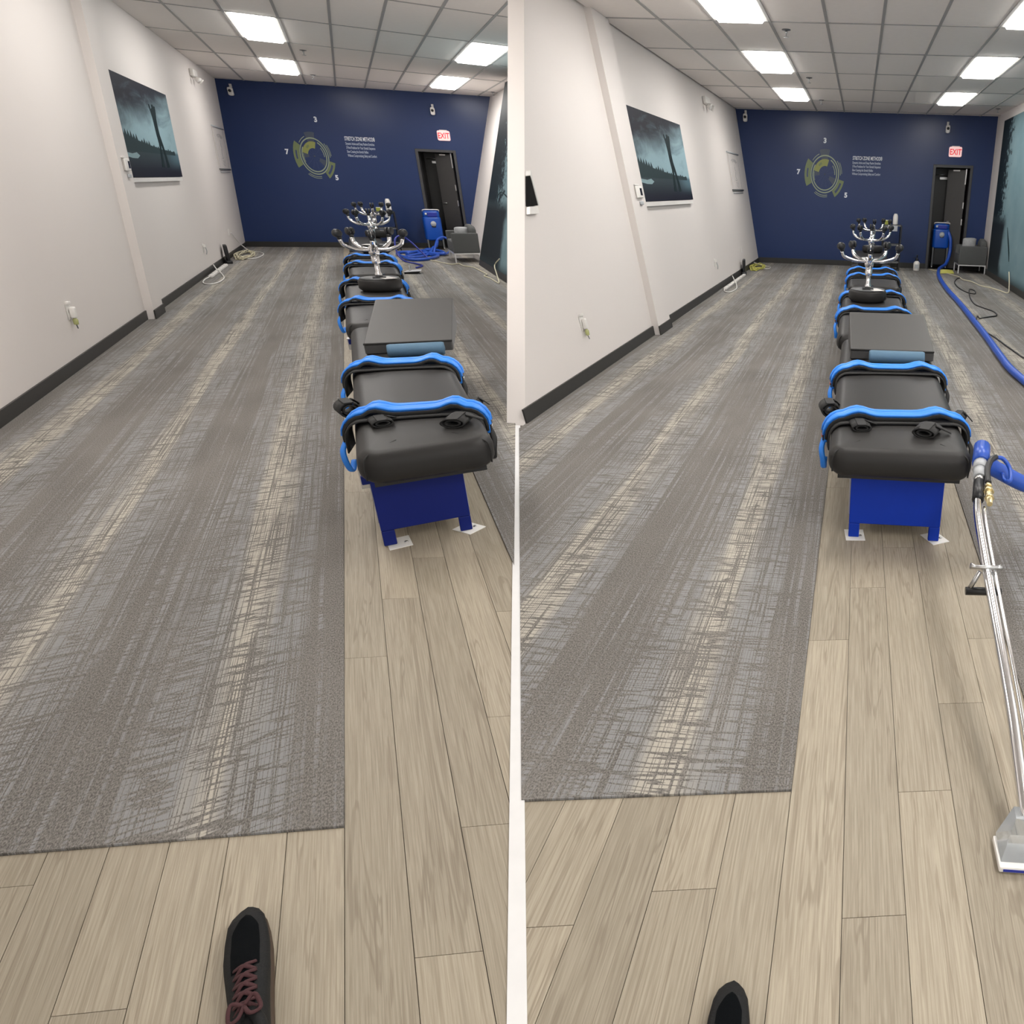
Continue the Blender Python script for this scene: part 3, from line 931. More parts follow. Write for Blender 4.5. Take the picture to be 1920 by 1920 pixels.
def scroll_chart(room, y0, y1, z0, z1):
    q = ROOM[room]
    t = thing('wall_chart', 'pale line-drawn chart hung between two bars on white wall ' + NOTE[room], 'chart', room, wall_tf(room, y0, z0), y0, z0)
    t.rotation_euler[1] = math.atan(q['lean'])
    L, H = y1 - y0, z1 - z0
    MB().box(.004, .010, .03, L - .03, 0, H).build('sheet', 'white_wall', t)
    MB().tube([(.014, -.02, H), (.014, L + .02, H)], .016, 8).build('top_bar', 'grey_plastic', t)
    MB().tube([(.014, -.02, 0), (.014, L + .02, 0)], .016, 8).build('bottom_bar', 'grey_plastic_dark', t)
    MB().tube([(.010, .06, -.05), (.010, L - .04, -.05)], .007, 6).build('lower_cord', 'grey_plastic', t)
    def line(pts, r=.004):
        MB().tube([(.0105, p[0] * L, p[1] * H) for p in spline([(a, b_, 0) for a, b_ in pts], 5)], r, 5).build('print_line', 'chart_line', t)
    for rr in (.12, .17, .22):
        line([(.5 + rr * 1.3 * cos(radians(k)), .72 + rr * .55 * sin(radians(k))) for k in range(20, 170, 25)])
    line([(.52, .70), (.50, .60), (.56, .52)]); line([(.54, .50), (.48, .38), (.52, .30)]); line([(.42, .28), (.5, .26), (.6, .29)])
    line([(.46, .22), (.52, .17), (.47, .12), (.56, .09)]); line([(.60, .24), (.63, .15), (.58, .07)])
    line([(.08, .04), (.08, .95)], .003); line([(.92, .04), (.92, .95)], .003)
scroll_chart('A', 18.0, 19.45, 1.53, 2.27)
scroll_chart('B', 13.9, 15.1, 1.465, 2.12)

def emergency_light(room, y, z, label):
    q = ROOM[room]
    t = thing('emergency_light', label, 'light', room, wall_tf(room, y, z), y, z)
    t.rotation_euler[1] = math.atan(q['lean'])
    MB().slab(0, .065, -.17, .17, -.055, .055, .02, .012).build('housing', 'white_plastic', t)
    for s in (-1, 1):
        p = MB().lathe([(.004, 0), (.030, .004), (.048, .05), (.050, .065), (.004, .062)], 14, (0, 0), 'x').build('lamp_head', 'white_plastic', t)
        p.location = (.06, .12 * s, -.075)
        p.rotation_euler = (0, radians(35), radians(12 * s))
emergency_light('A', 16.75, 2.99, 'white two-headed emergency light high on white wall ' + NOTE['A'])
emergency_light('B', 12.6, 2.79, 'white two-headed emergency light high on white wall ' + NOTE['B'])

def thermostat(room, y, z, label):
    q = ROOM[room]
    t = thing('thermostat', label, 'thermostat', room, wall_tf(room, y, z, .07), y, z)
    t.rotation_euler[1] = math.atan(q['lean'])
    MB().slab(0, .026, -.10, .10, -.058, .058, .016, .008).build('body', 'white_plastic', t)
    MB().box(.0255, .0275, .0, .07, -.034, .036).build('screen', 'led_dark', t)
    MB().slab(0, .022, -.02, .07, -.125, -.088, .01, .006).build('sensor', 'grey_plastic', t)
    MB().box(0, .016, -.11, .04, .064, .075).build('shelf_cap', 'white_plastic', t)
thermostat('A', 10.39, 1.53, 'white thermostat on the pilaster beside the picture ' + NOTE['A'])
thermostat('B', 7.68, 1.43, 'white thermostat on the pilaster beside the picture ' + NOTE['B'])

def outlet(room, y, z, kind, label):
    q = ROOM[room]
    t = thing('outlet', label, 'outlet', room, wall_tf(room, y, z), y, z)
    t.rotation_euler[1] = math.atan(q['lean'])
    sx = 1.25 if room == 'A' else 1.0
    MB().slab(0, .006, -.04 * sx, .04 * sx, -.06, .06, .008, .003).build('plate', 'white_plastic', t)
    for s in (-1, 1):
        MB().box(.005, .008, -.015 * sx, .015 * sx, s * .027 - .013, s * .027 + .013).build('socket', 'white_plastic', t)
    if kind == 'freshener':
        MB().slab(.008, .042, -.022 * sx, .022 * sx, -.050, .035, .012, .010).build('freshener_body', 'white_plastic', t)
        MB().lathe([(.004, -.105), (.015, -.100), (.017, -.066), (.010, -.055), (.008, -.045)], 12, (.026, 0)).build('oil_bottle', 'oil', t)
        MB().tube([(.026, 0, -.105), (.026, .015, -.135)], .004, 6).build('wick_tip', 'grey_plastic_dark', t)
        MB().box(0, .02, -.03, .03, .06, .075).build('top_vent', 'white_plastic', t)
    elif kind == 'plug':
        MB().box(.008, .035, -.018, .018, .008, .045).build('plug', 'white_plastic', t, .004)
        MB().tube(spline([(.03, .0, .01), (.035, .02, -.05), (.02, .05, -.10)], 5), .006, 6).build('plug_lead', 'grey_plastic', t)
outlet('A', 7.82, .44, 'freshener', 'wall outlet with plug-in air freshener low on the white wall ' + NOTE['A'])
outlet('B', 5.61, .44, 'freshener', 'wall outlet with plug-in air freshener low on the white wall ' + NOTE['B'])
outlet('A', 14.5, .40, 'plug', 'white outlet with a plug before the black modem ' + NOTE['A'])
outlet('B', 11.2, .41, 'plug', 'white outlet with a plug before the black modem ' + NOTE['B'])
outlet('A', 17.6, .44, 'blank', 'small plain outlet near the navy corner ' + NOTE['A'])
outlet('B', 13.8, .43, 'blank', 'small plain outlet near the navy corner ' + NOTE['B'])

def modem(room, x, y, h):
    t = thing('modem', 'slim upright black modem leaning by the baseboard ' + NOTE[room], 'modem', room, x, y, .006, radians(8))
    MB().slab(-.028, .028, -.13, .13, -.0, h, .024, .022).build('body', 'black_plastic', t)
    MB().slab(-.045, .05, -.15, .15, 0, .05, .02, .012).build('foot', 'black_plastic', t)
modem('A', -1.975, 16.25, .31); modem('B', -2.11, 13.45, .27)

def power_strip(room, x, y0, y1):
    t = thing('power_strip', 'long white power strip on carpet by the baseboard ' + NOTE[room], 'power strip', room, x, (y0 + y1) / 2, .006)
    L = (y1 - y0) / 2
    MB().box(-.026, .026, -L, L, 0, .036).build('body', 'white_plastic', t, .008)
    for k in range(6):
        MB().box(-.014, .014, -L * .8 + k * L * .3, -L * .8 + k * L * .3 + .05, .036, .039).build('socket', 'grey_plastic', t)
power_strip('A', -1.965, 14.0, 15.75); power_strip('B', -2.06, 11.2, 13.2)

def cable(name, label, cat, room, pts, r, mat, n=8, sides=6, group=None, closed=False):
    x0, y0, z0 = pts[0]
    t = thing(name, label, cat, room, x0, y0, 0)
    MB().tube(spline([(p[0] - x0, p[1] - y0, p[2]) for p in pts], n, closed), r, sides).build('sheath', mat, t)
    return t
z0 = .0155
cable('cable', 'thin white cable looping out from the power strip ' + NOTE['A'], 'cable', 'A', [(-2.03, 15.0, .10), (-1.98, 14.85, .03), (-1.93, 14.6, .05), (-1.86, 14.3, z0), (-1.79, 13.8, z0), (-1.80, 13.3, z0), (-1.88, 13.1, z0), (-1.97, 13.3, z0), (-2.0, 13.7, z0), (-1.98, 14.0, .02)], .008, 'cord_white')
cable('cable', 'thin white cable looping out from the power strip ' + NOTE['B'], 'cable', 'B', [(-2.13, 12.3, .10), (-2.08, 12.2, .04), (-2.03, 12.0, .045), (-1.96, 11.7, z0), (-1.90, 11.3, z0), (-1.92, 10.95, z0), (-1.99, 10.9, z0), (-2.05, 11.05, z0), (-2.07, 11.25, .02)], .008, 'cord_white')
def coil(room, cx, cy, rx, ry, label, mat):
    t = thing('cable_coil', label, 'cable', room, cx, cy, 0)
    rnd = random.Random(3)
    pts = []
    for k in range(60):
        a = k * .62
        s = .55 + .45 * rnd.random()
        pts.append((rx * s * cos(a), ry * s * sin(a), .012 + .10 * rnd.random() * (1 - .5 * s)))
    MB().tube(spline(pts, 4), .008, 5).build('sheath', mat, t)
    return t
coil('A', -1.86, 17.5, .15, .85, 'heap of coiled cream cable in the navy corner ' + NOTE['A'], 'cord_cream')
coil('B', -2.0, 14.55, .15, .55, 'heap of coiled yellow cable in the navy corner ' + NOTE['B'], 'cord_yellow')
cable('cable', 'white cable rising from the heap up the white wall ' + NOTE['A'], 'cable', 'A', [(-2.006, 17.75, .42), (-2.01, 18.3, .25), (-1.98, 18.6, .12), (-1.85, 18.4, .03), (-1.70, 18.3, z0), (-1.60, 17.8, z0), (-1.66, 17.0, z0), (-1.82, 16.9, .02)], .008, 'cord_white')
cable('cable', 'pale cable looped on carpet beside the yellow heap ' + NOTE['B'], 'cable', 'B', [(-2.08, 14.6, .12), (-2.0, 14.9, .05), (-1.85, 14.95, z0), (-1.76, 14.75, z0), (-1.80, 14.5, z0), (-1.95, 14.45, .02)], .007, 'cord_white')

# ------------------------------------------------------------------ treatment tables
def cushion_profile(w, z0, z1, r, grow=0.0, n=5):
    """half outline over a cushion from one flank over the top to the other, in (x, z)"""
    W = w / 2 + grow
    r = r + grow
    pts = [(-W, z0), (-W, z1 + grow - r)]
    for k in range(1, n + 1):
        a = pi - pi / 2 * k / n
        pts.append((-W + r + r * cos(a), z1 + grow - r + r * sin(a)))
    m = [(-x, z) for x, z in pts[::-1]]
    return pts, m

def table(room, x0, x1, y0, y1, zc, zt, first, label, group):
    pdx, pw, back = (-.055, .176, .17) if room == 'A' else (.004, .211, .14)
    cx, cy = (x0 + x1) / 2, (y0 + y1) / 2
    w, l = x1 - x0, y1 - y0
    t = thing('treatment_table', label, 'table', room, cx, cy, 0, 0, group)
    rc = .10 if room == 'A' else .085
    cu = MB().slab(-w / 2, w / 2, -l / 2, l / 2, zc, zt, rc, .058, 7, 6, .006).build('cushion', 'black_vinyl', t)
    # corner seams
    for sx in (-1, 1):
        for sy in (-1, 1):
            p = [(sx * (w / 2 - rc * .29 + .004), sy * (l / 2 - rc * .29 + .004), zc + .03), (sx * (w / 2 - rc * .29 + .005), sy * (l / 2 - rc * .29 + .005), zt - .05), (sx * (w / 2 - rc * .29 - .016), sy * (l / 2 - rc * .29 - .016), zt - .014), (sx * (w / 2 - rc - .05), sy * (l / 2 - rc - .05), zt + .0015)]
            MB().tube(spline(p, 5), .0035, 6).build('seam', 'strap_black', cu)
    mat = 'panel_' + room
    zp = .075
    for s in (-1, 1):
        yy = s * (l / 2 - back)
        e = MB()
        e.box(pdx - pw, pdx + pw, yy - .011, yy + .011, zp, zc + .004)
        e.box(pdx - pw - .028, pdx + pw + .028, yy - .012, yy + .012, zc - .035, zc + .004)
        e.box(pdx - pw, pdx - pw + .05, yy - .011, yy + .011, .004, zp); e.box(pdx + pw - .05, pdx + pw, yy - .011, yy + .011, .004, zp)
        e.build('end_panel', mat, t, .004)
    yl = l / 2 - back - .02
    for s in (-1, 1):
        MB().box(pdx + s * (pw - .004) - .009, pdx + s * (pw - .004) + .009, -yl + .015, yl - .015, .10, zc).build('side_panel', 'pale_laminate', t)
    MB().box(pdx - pw + .02, pdx + pw - .02, -yl + .02, yl - .02, .10, .118).build('bottom_shelf', 'pale_laminate', t)
    MB().box(-w / 2 + .045, w / 2 - .045, -l / 2 + .06, l / 2 - .06, zc - .016, zc + .012).build('top_board', 'black_plastic', t)
    for s in (-1, 1):
        b = MB()
        b.box(pdx + s * (pw + .02) - .018, pdx + s * (pw + .02) + .018, -yl + .10, -yl + .14, zc - .10, zc - .012)
        b.build('bracket', 'steel', t)
    return t

def strap(room, xc, y, w, zc, zt, label, group, wide=.085, wave=.022, cuffs=True, tilt=0.0):
    """blue padded yoke lying across a cushion, with a black webbing under it, buckles and hanging ends"""
    t = thing('strap', label, 'strap', room, xc, y, 0, tilt, group)
    def band(name, grow, y0, y1, th, mat, zlow, zl2, wav):
        L, R = cushion_profile(w, zlow, zt, .058, grow)
        R[-1] = (R[-1][0], zl2)
        mid = [(x, zt + grow + wav * math.exp(-((abs(x) / w - .30) / .085) ** 2)) for x in [(-.5 + (k + 1) / 17) * (w - .13) for k in range(16)]]
        path = L + mid + R
        n = len(path)
        rings = []
        for i, (x, z) in enumerate(path):
            a = path[max(i - 1, 0)]; b_ = path[min(i + 1, n - 1)]
            tx, tz = b_[0] - a[0], b_[1] - a[1]
            ln = math.hypot(tx, tz) or 1
            nx, nz = -tz / ln, tx / ln
            u = i / (n - 1)
            bow = .35 * (y1 - y0) * (1 - abs(2 * u - 1) ** 1.5)
            ya, yb_ = y0 + bow * .5, y1 + bow * .5
            rings.append([(x, ya, z), (x, yb_, z), (x + nx * th * .7, yb_ - .006, z + nz * th), (x + nx * th, (ya + yb_) / 2, z + nz * th * 1.25), (x + nx * th * .7, ya + .006, z + nz * th)])
        return MB().rings(rings).build(name, mat, t)
    band('under_webbing', .012, -wide * .92, wide * .20, .008, 'strap_black', zc + .02, zc + .02, 0)
    band('padded_band', .022, -wide * .5, wide * .5, .017, 'strap_blue', zc + .045, zc + .045, wave)
    band('front_ridge', .038, -wide * .46, -wide * .22, .008, 'strap_blue', zc + .085, zc + .085, wave)
    band('rear_ridge', .038, wide * .16, wide * .46, .008, 'strap_blue', zc + .085, zc + .085, wave)
    band('edge_trim', .022, -wide * .60, -wide * .49, .012, 'strap_black', zc + .06, zc + .06, wave)
    for s in (-1, 1):
        X = s * (w / 2 + .030)
        MB().tube(spline([(X, -.02, zc + .06), (X + s * .016, -.06, zc + .02), (X + s * .010, -.08, zc - .03), (X + s * .002, -.05, zc - .085), (X - s * .004, .0, zc - .05)], 5), .014, 6, flat=.4).build('hanging_end', 'strap_blue' if s < 0 else 'strap_black', t)
        b = MB().box(X - .012, X + .012, -.04, .03, zc + .045, zc + .085).build('buckle', 'strap_black', t, .004)
        MB().box(X - .015, X + .015, -.02, .01, zc + .056, zc + .072).build('buckle_bar', 'chrome' if s > 0 else 'red', b, .003)
    return t

def cuff(room, x, y, z, rz, s, label, rx=.046, rz_=.019, turns=2):
    """webbing cuff rolled up on itself, axis along its own y; flattened loop"""
    t = thing('limb_cuff', label, 'cuff', room, x, y, z, rz)
    n = 20
    L = .052 * s
    for k in range(turns):
        f0, f1 = 1 - .34 * k, 1 - .34 * k - .17
        def ring(f, yy): return [(rx * s * f * cos(2 * pi * j / n), yy, rz_ * s * (1 + f * sin(2 * pi * j / n))) for j in range(n)]
        MB().rings([ring(f0, -L), ring(f0, L), ring(f1, L * .96), ring(f1, -L * .96)], closed=True).build('webbing_turn', 'strap_black', t)
    MB().box(-.45 * rx * s, .45 * rx * s, -L * 1.02, L * .9, rz_ * 2 * s - .004, rz_ * 2 * s + .002).build('closure_flap', 'strap_black', t, .002)
    MB().tube(spline([(rx * s * .6, L * .3, rz_ * 2 * s), (rx * s * 1.15, L * .5, rz_ * 1.3 * s), (rx * s * 1.7, L * .9, .008)], 5), .016 * s, 6, flat=.22).build('pull_tab', 'strap_black', t)
    return t

GT = 'black treatment tables standing in a row'
TAB = {'A': dict(x0=-.163, x1=.350, zc=.335, zt=.478, ys=[(3.10, 6.12), (6.22, 8.88), (9.5, 12.5), (13.1, 15.6)]),
       'B': dict(x0=-.082, x1=.545, zc=.345, zt=.480, ys=[(2.78, 5.28), (5.36, 7.84), (8.4, 11.2), (11.7, 13.9)])}
ORD = ['front', 'second', 'third', 'fourth']
for room in 'AB':
    q = TAB[room]
    for k, (ya, yb) in enumerate(q['ys']):
        dx = ((-.03, .01, .03) if room == 'A' else (-.045, -.01, 0.0))[min(k, 3) - 1] if k else 0
        lab = ['front treatment table with blue end panel and wedge pillow ', 'treatment table behind the front one, first upturned stool on it ', 'treatment table under the second upturned stool ', 'treatment table at the far end of the row '][k] + NOTE[room]
        table(room, q['x0'] + dx, q['x1'] + dx, ya, yb, q['zc'], q['zt'], k == 0, lab, GT)

def straps_for(room):
    q = TAB[room]
    xc, w = (q['x0'] + q['x1']) / 2, q['x1'] - q['x0']
    if room == 'A':
        sp = [(0, 3.60, .125), (0, 4.62, .14), (1, 7.20, .15), (1, 8.62, .15), (2, 10.4, .17), (2, 11.4, .17)]
    else:
        sp = [(0, 3.22, .11), (0, 4.20, .12), (1, 6.45, .13), (1, 7.60, .13), (2, 9.3, .14), (2, 10.1, .14)]
    words_ = ['blue strap across the front end of the front table ', 'blue strap before the wedge pillow on the front table ', 'blue strap across the front end of the second table ', 'blue strap behind the stool seat on the second table ',
              'blue strap across the third table ', 'blue strap under the second stool on the third table ']
    for i, (k, y, wd) in enumerate(sp):
        dx = (0, -.03, .01, .03)[k] if room == 'A' else (0, -.045, -.01, 0)[k]
        strap(room, xc + dx, y, w * (1.03 if room == 'A' else 1.012), q['zc'], q['zt'], words_[i] + NOTE[room], 'blue straps across the treatment tables', wd, tilt=radians(-11 if room == 'A' else 6))
    zt = q['zt']
    if room == 'A':
        cs = [(-.055, 3.50, zt + .004, .15, .95, 'black cuff on the outer side of the front strap ', .046, .017), (.235, 3.36, zt + .004, -.45, 1.15, 'black cuff lying before the front strap near mural side ', .046, .018),
              (-.185, 3.92, zt - .055, .25, 1.0, 'black rolled cuff hanging off the front table edge ', .046, .038), (.352, 3.72, zt - .035, -.3, .8, 'black cuff over the mural-side edge of front table ', .04, .03)]
    else:
        cs = [(.055, 3.08, zt + .004, .15, 1.0, 'black cuff on the outer side of the front strap ', .046, .017), (.36, 3.04, zt + .004, -.35, 1.2, 'black cuff lying before the front strap near mural side ', .046, .018),
              (-.105, 3.46, zt - .055, .2, 1.0, 'black rolled cuff hanging off the front table edge ', .048, .038), (.548, 3.36, zt - .035, -.3, .9, 'black cuff over the mural-side edge of front table ', .04, .03)]
    for x, y, z, rz, s, lab, rx, r2 in cs:
        cuff(room, x, y, z, rz, s, lab + NOTE[room], rx, r2)
straps_for('A'); straps_for('B')

def wedge_pillow(room, x0, x1, y0, y1, z0, z1, th, rz=0):
    """wedge tipped up towards the far end, thick lower lip"""
    cx = (x0 + x1) / 2
    t = thing('wedge_pillow', 'charcoal wedge pillow tilted up on the front table ' + NOTE[room], 'pillow', room, cx, y0, z0, rz)
    w = (x1 - x0) / 2
    L, rise = y1 - y0, z1 - z0
    prof = [(.0, 0), (L * .9, .0), (L, .02), (L, rise - .02), (L - .04, rise), (.02, th), (0, th - .015)]
    n = len(prof)
    rings = []
    for f_, ins in ((-1.0, .014), (-.975, 0.0), (.975, 0.0), (1.0, .014)):
        c = (L * .5, rise * .4)
        rings.append([(w * f_, p[0] + (c[0] - p[0]) * ins * 2, p[1] + (c[1] - p[1]) * ins * 2) for p in prof])
    MB().rings(rings, smooth_=False).build('cover', 'charcoal', t, .012, 3)
    MB().tube([(-w, .0, th - .004), (w, .0, th - .004)], .006, 6).build('piping', 'strap_black', t)
    return t
wedge_pillow('A', -.085, .400, 5.00, 5.86, .486, .70, .066, radians(-8))
wedge_pillow('B', -.012, .535, 4.52, 5.20, .488, .69, .066, radians(2))
def foam_roll(room, x0, x1, y, z, r, rz=0):
    cx = (x0 + x1) / 2
    t = thing('foam_roll', 'slate blue foam roll against the wedge pillow ' + NOTE[room], 'bolster', room, cx, y, z, rz)
    w = (x1 - x0) / 2
    MB().lathe([(.002, -w), (r * .9, -w), (r, -w + .012), (r, w - .012), (r * .9, w), (.002, w)], 18, (0, r), 'x').build('cover', 'roll_blue', t)
    MB().lathe([(r * .4, w + .001), (r * .4, w + .003), (.002, w + .003)], 12, (0, r), 'x').build('end_cap', 'roll_blue', t)
foam_roll('A', .035, .340, 4.87, .486, .040, radians(-8)); foam_roll('B', .11, .462, 4.42, .488, .042, radians(2))

def foot_pads(room, pts, label):
    for (x, y, rz), l in zip(pts, ('wall-side', 'mural-side')):
        t = thing('paper_pad', 'folded white pad under the %s foot of the front table %s' % (l, NOTE[room]), 'pad', room, x, y, 0.0005, rz)
        MB().box(-.045, .045, -.05, .06, 0, .0028).build('sheet', 'paper', t)
        MB().lathe([(.002, .0028), (.008, .003), (.008, .006), (.002, .0065)], 10, (.025, -.005)).build('rivet', 'steel', t)
foot_pads('A', [(-.08, 3.27, .1), (.205, 3.28, .6)], '')
foot_pads('B', [(.055, 2.93, .1), (.435, 2.94, .5)], '')

# ------------------------------------------------------------------ upturned rolling stools
def make_stool(room, x, y, z, rz, r, hub, top, label):
    """stool standing on its seat: seat below, column up, five chrome arms and casters on top"""
    t = thing('rolling_stool', label, 'stool', room, x, y, z, rz, 'stools standing upside down on the tables')
    MB().lathe([(.004, 0), (r - .03, 0), (r, .03), (r, .095), (r - .012, .112), (r - .03, .116), (.004, .116)], 28).build('seat', 'black_vinyl', t)
    MB().lathe([(r * .86, .115), (r * .90, .117), (r * .90, .121), (.004, .121)], 24).build('seat_board', 'grey_plastic_dark', t)
    p = MB()
    p.box(-.07, .07, -.055, .055, .121, .130)
    p.tube([(.0, .0, .128), (-.10, .03, .136), (-.15, .05, .136)], .007, 6)
    p.build('mount_plate', 'black_plastic', t)
    MB().lathe([(.034, .126), (.030, .16), (.024, .17), (.022, .18), (.022, .26), (.004, .26)], 14).build('gas_rod', 'chrome', t)
    MB().lathe([(.004, .25), (.033, .25), (.035, .255), (.035, hub - .035), (.004, hub - .035)], 16).build('column', 'chrome', t)
    MB().lathe([(.004, hub - .05), (.040, hub - .045), (.046, hub - .02), (.046, hub + .03), (.03, hub + .045), (.004, hub + .05)], 18).build('hub', 'chrome', t)
    h = top - hub
    R = .262 if room == 'A' else .285
    for k in range(5):
        a = 2 * pi * k / 5
        arm = MB().tube(spline([(.03, 0, hub + .01), (.13, 0, hub + .012), (R * .72, 0, hub + .03), (R * .93, 0, hub + h * .35), (R, 0, hub + h * .62)], 5), .0205, 8, flat=.8).build('arm', 'chrome', t)
        arm.rotation_euler = (0, 0, a)
        c = MB()
        c.lathe([(.004, hub + h * .60), (.020, hub + h * .62), (.022, hub + h * .74), (.012, hub + h * .78), (.004, hub + h * .78)], 10, (R, 0))
        for s in (-1, 1):
            rings = []
            for rad, off in ((.004, .004), (.033, .006), (.036, .012), (.036, .024), (.030, .031), (.004, .031)):
                rings.append([(R + .012 + rad * cos(b_), s * off, hub + h * .92 + rad * sin(b_)) for b_ in [2 * pi * j / 14 for j in range(14)]])
            c.rings(rings)
        c.build('caster', 'black_plastic', arm)
    return t
for room, specs in (('A', [(.115, 8.03, .484, .85, .79, 'wide upturned stool on the second table, foremost of the stools '), (.20, 12.1, .484, .86, .83, 'upturned stool on the third table behind the first one '), (.32, 15.1, .484, .86, .86, 'upturned stool farthest back on the last table ')]),
                    ('B', [(.125, 7.17, .486, .865, .80, 'wide upturned stool on the second table, foremost of the stools '), (.20, 10.75, .486, .85, .84, 'upturned stool on the third table behind the first one '), (.28, 13.4, .486, .86, .86, 'upturned stool farthest back on the last table ')])):
    for k, (x, y, z, hub, sc, lab) in enumerate(specs):
        if k == 2 and room == 'A': y = 15.35
        make_stool(room, x, y, z, (-pi / 2, pi / 2, -pi / 2)[k], .182 if room == 'A' else .19, hub - z, (1.005 if k == 0 else 1.03) - z + .02, lab + NOTE[room])
def stool_card(room, x, y, z, rz, label):
    t = thing('paper_card', label, 'paper', room, x, y, z, rz)
    MB().box(-.055, .055, -.09, .09, 0, .002).build('sheet', 'paper', t)
    MB().box(-.045, .045, -.075, -.05, .002, .0026).build('fold', 'white_plastic', t)
stool_card('A', .175, 7.97, .606, .4, 'white card on the upturned seat of the foremost stool ' + NOTE['A'])
stool_card('B', .20, 7.12, .608, .4, 'white card on the upturned seat of the foremost stool ' + NOTE['B'])
stool_card('A', .12, 12.05, .606, -.3, 'white card on the upturned seat of the second stool ' + NOTE['A'])
stool_card('B', .12, 10.70, .608, -.3, 'white card on the upturned seat of the second stool ' + NOTE['B'])

# ------------------------------------------------------------------ trolley with the white bottle behind the tables
def trolley(room, x, y, w, h):
    t = thing('trolley', 'dark utility trolley at the far end of the tables ' + NOTE[room], 'trolley', room, x, y, .006)
    for sx in (-1, 1):
        for sy in (-1, 1):
            MB().box(sx * w / 2 - .014, sx * w / 2 + .014, sy * .20 - .014, sy * .20 + .014, 0, h).build('post', 'black_plastic', t)
    for z in (.15, h * .55, h - .03):
        MB().box(-w / 2, w / 2, -.20, .20, z, z + .025).build('shelf', 'grey_plastic_dark', t)
    MB().box(w / 2 - .01, w / 2 + .012, -.2, .2, .1, h - .05).build('side_board', 'black_plastic', t)
    MB().box(.0, .10, -.22, -.205, h - .12, h - .01).build('grey_board', 'grey_plastic', t)
    return t
def white_bottle(room, x, y, z, h):
    t = thing('bottle', 'tall white bottle standing on the far trolley ' + NOTE[room], 'bottle', room, x, y, z)
    MB().lathe([(.004, 0), (.050, 0), (.054, .02), (.050, h * .8), (.040, h * .97), (.004, h)], 14).build('body', 'white_plastic', t)
    MB().lathe([(.038, h * .96), (.036, h), (.03, h + .012), (.004, h + .013)], 12).build('cap', 'white_plastic', t)
trolley('A', .60, 18.6, .36, .80); white_bottle('A', .70, 18.55, .806, .24)
trolley('B', .70, 15.35, .36, .90); white_bottle('B', .755, 15.30, .906, .20)
def small_boxes(room, lst):
    for (x, y, z, w, h, mat, lab) in lst:
        t = thing('carton', lab + NOTE[room], 'box', room, x, y, z)
        MB().box(-w / 2, w / 2, -.06, .06, 0, h).build('body', mat, t, .004)
        MB().box(-w / 2 + .005, w / 2 - .005, -.05, .05, h, h + .006).build('flap', 'paper' if mat != 'paper' else 'grey_plastic', t)
small_boxes('A', [(.51, 18.6, .806, .10, .07, 'green_item', 'small green and yellow carton on the far trolley ')])
small_boxes('B', [(.60, 15.3, .906, .12, .08, 'green_item', 'small green and yellow carton on the far trolley ')])

# ------------------------------------------------------------------ armchair and pillow
def armchair(room, x0, x1, y0, y1, label):
    """faces the white wall; we see its side. x0..x1 depth of the chair, y0..y1 width"""
    cx, cy = (x0 + x1) / 2, (y0 + y1) / 2
    t = thing('armchair', label, 'armchair', room, cx, cy, .006)
    w, l = (x1 - x0) / 2, (y1 - y0) / 2
    for s in (-1, 1):
        MB().slab(-w, w, s * (l - .055) - .055, s * (l - .055) + .055, .175, .54, .03, .02).build('arm', 'fabric_grey', t)
    MB().slab(-w + .0, w - .11, -l + .11, l - .11, .18, .39, .03, .03).build('seat', 'fabric_grey', t)
    bk = MB()
    rings = []
    n = 14
    for k in range(n + 1):
        a = pi * k / n
        yy = (l - .115) * cos(a)
        top = .56 + .12 * sin(a) ** .6
        rings.append([(w - .13, yy, .2), (w - .02, yy, .2), (w - .01, yy, top - .03), (w - .05, yy, top), (w - .11, yy, top), (w - .13, yy, top - .03)])
    bk.rings(rings)
    bk.build('back', 'fabric_grey', t)
    for sx in (-1, 1):
        for sy in (-1, 1):
            MB().box(sx * (w - .015) - .011, sx * (w - .015) + .011, sy * (l - .015) - .011, sy * (l - .015) + .011, 0, .176).build('leg', 'bright_steel', t)
    for sy in (-1, 1):
        MB().box(-w + .004, w - .004, sy * (l - .015) - .010, sy * (l - .015) + .010, .155, .176).build('base_rail', 'bright_steel', t)
    for sx in (-1, 1):
        MB().box(sx * (w - .015) - .010, sx * (w - .015) + .010, -l + .02, l - .02, .155, .176).build('base_rail', 'bright_steel', t)
    return t
armchair('A', 1.52, 1.985, 15.42, 16.4, 'grey armchair with chrome legs beside the mural ' + NOTE['A'])
armchair('B', 2.10, 2.672, 15.08, 15.78, 'grey armchair with chrome legs beside the mural ' + NOTE['B'])
def pillow(room, x, y, z, w, h):
    t = thing('pillow', 'silvery pillow propped on the grey armchair ' + NOTE[room], 'pillow', room, x, y, z)
    rings = []
    for k in range(11):
        u = -1 + 2 * k / 10
        th = .075 * max(.08, (1 - abs(u) ** 3)) 
        rings.append([(w / 2 * u, th * cos(a), h / 2 + (h / 2) * (1 - .12 * abs(u) ** 4) * sin(a)) for a in [2 * pi * j / 16 for j in range(16)]])
    MB().rings(rings).build('cover', 'fabric_light', t)
    MB().tube([(-w / 2, 0, h * .1), (-w / 2 - .004, 0, h * .5), (-w / 2, 0, h * .9)], .006, 6).build('piping', 'fabric_light', t)
pillow('A', 1.74, 15.72, .40, .24, .245); pillow('B', 2.33, 15.38, .40, .27, .30)

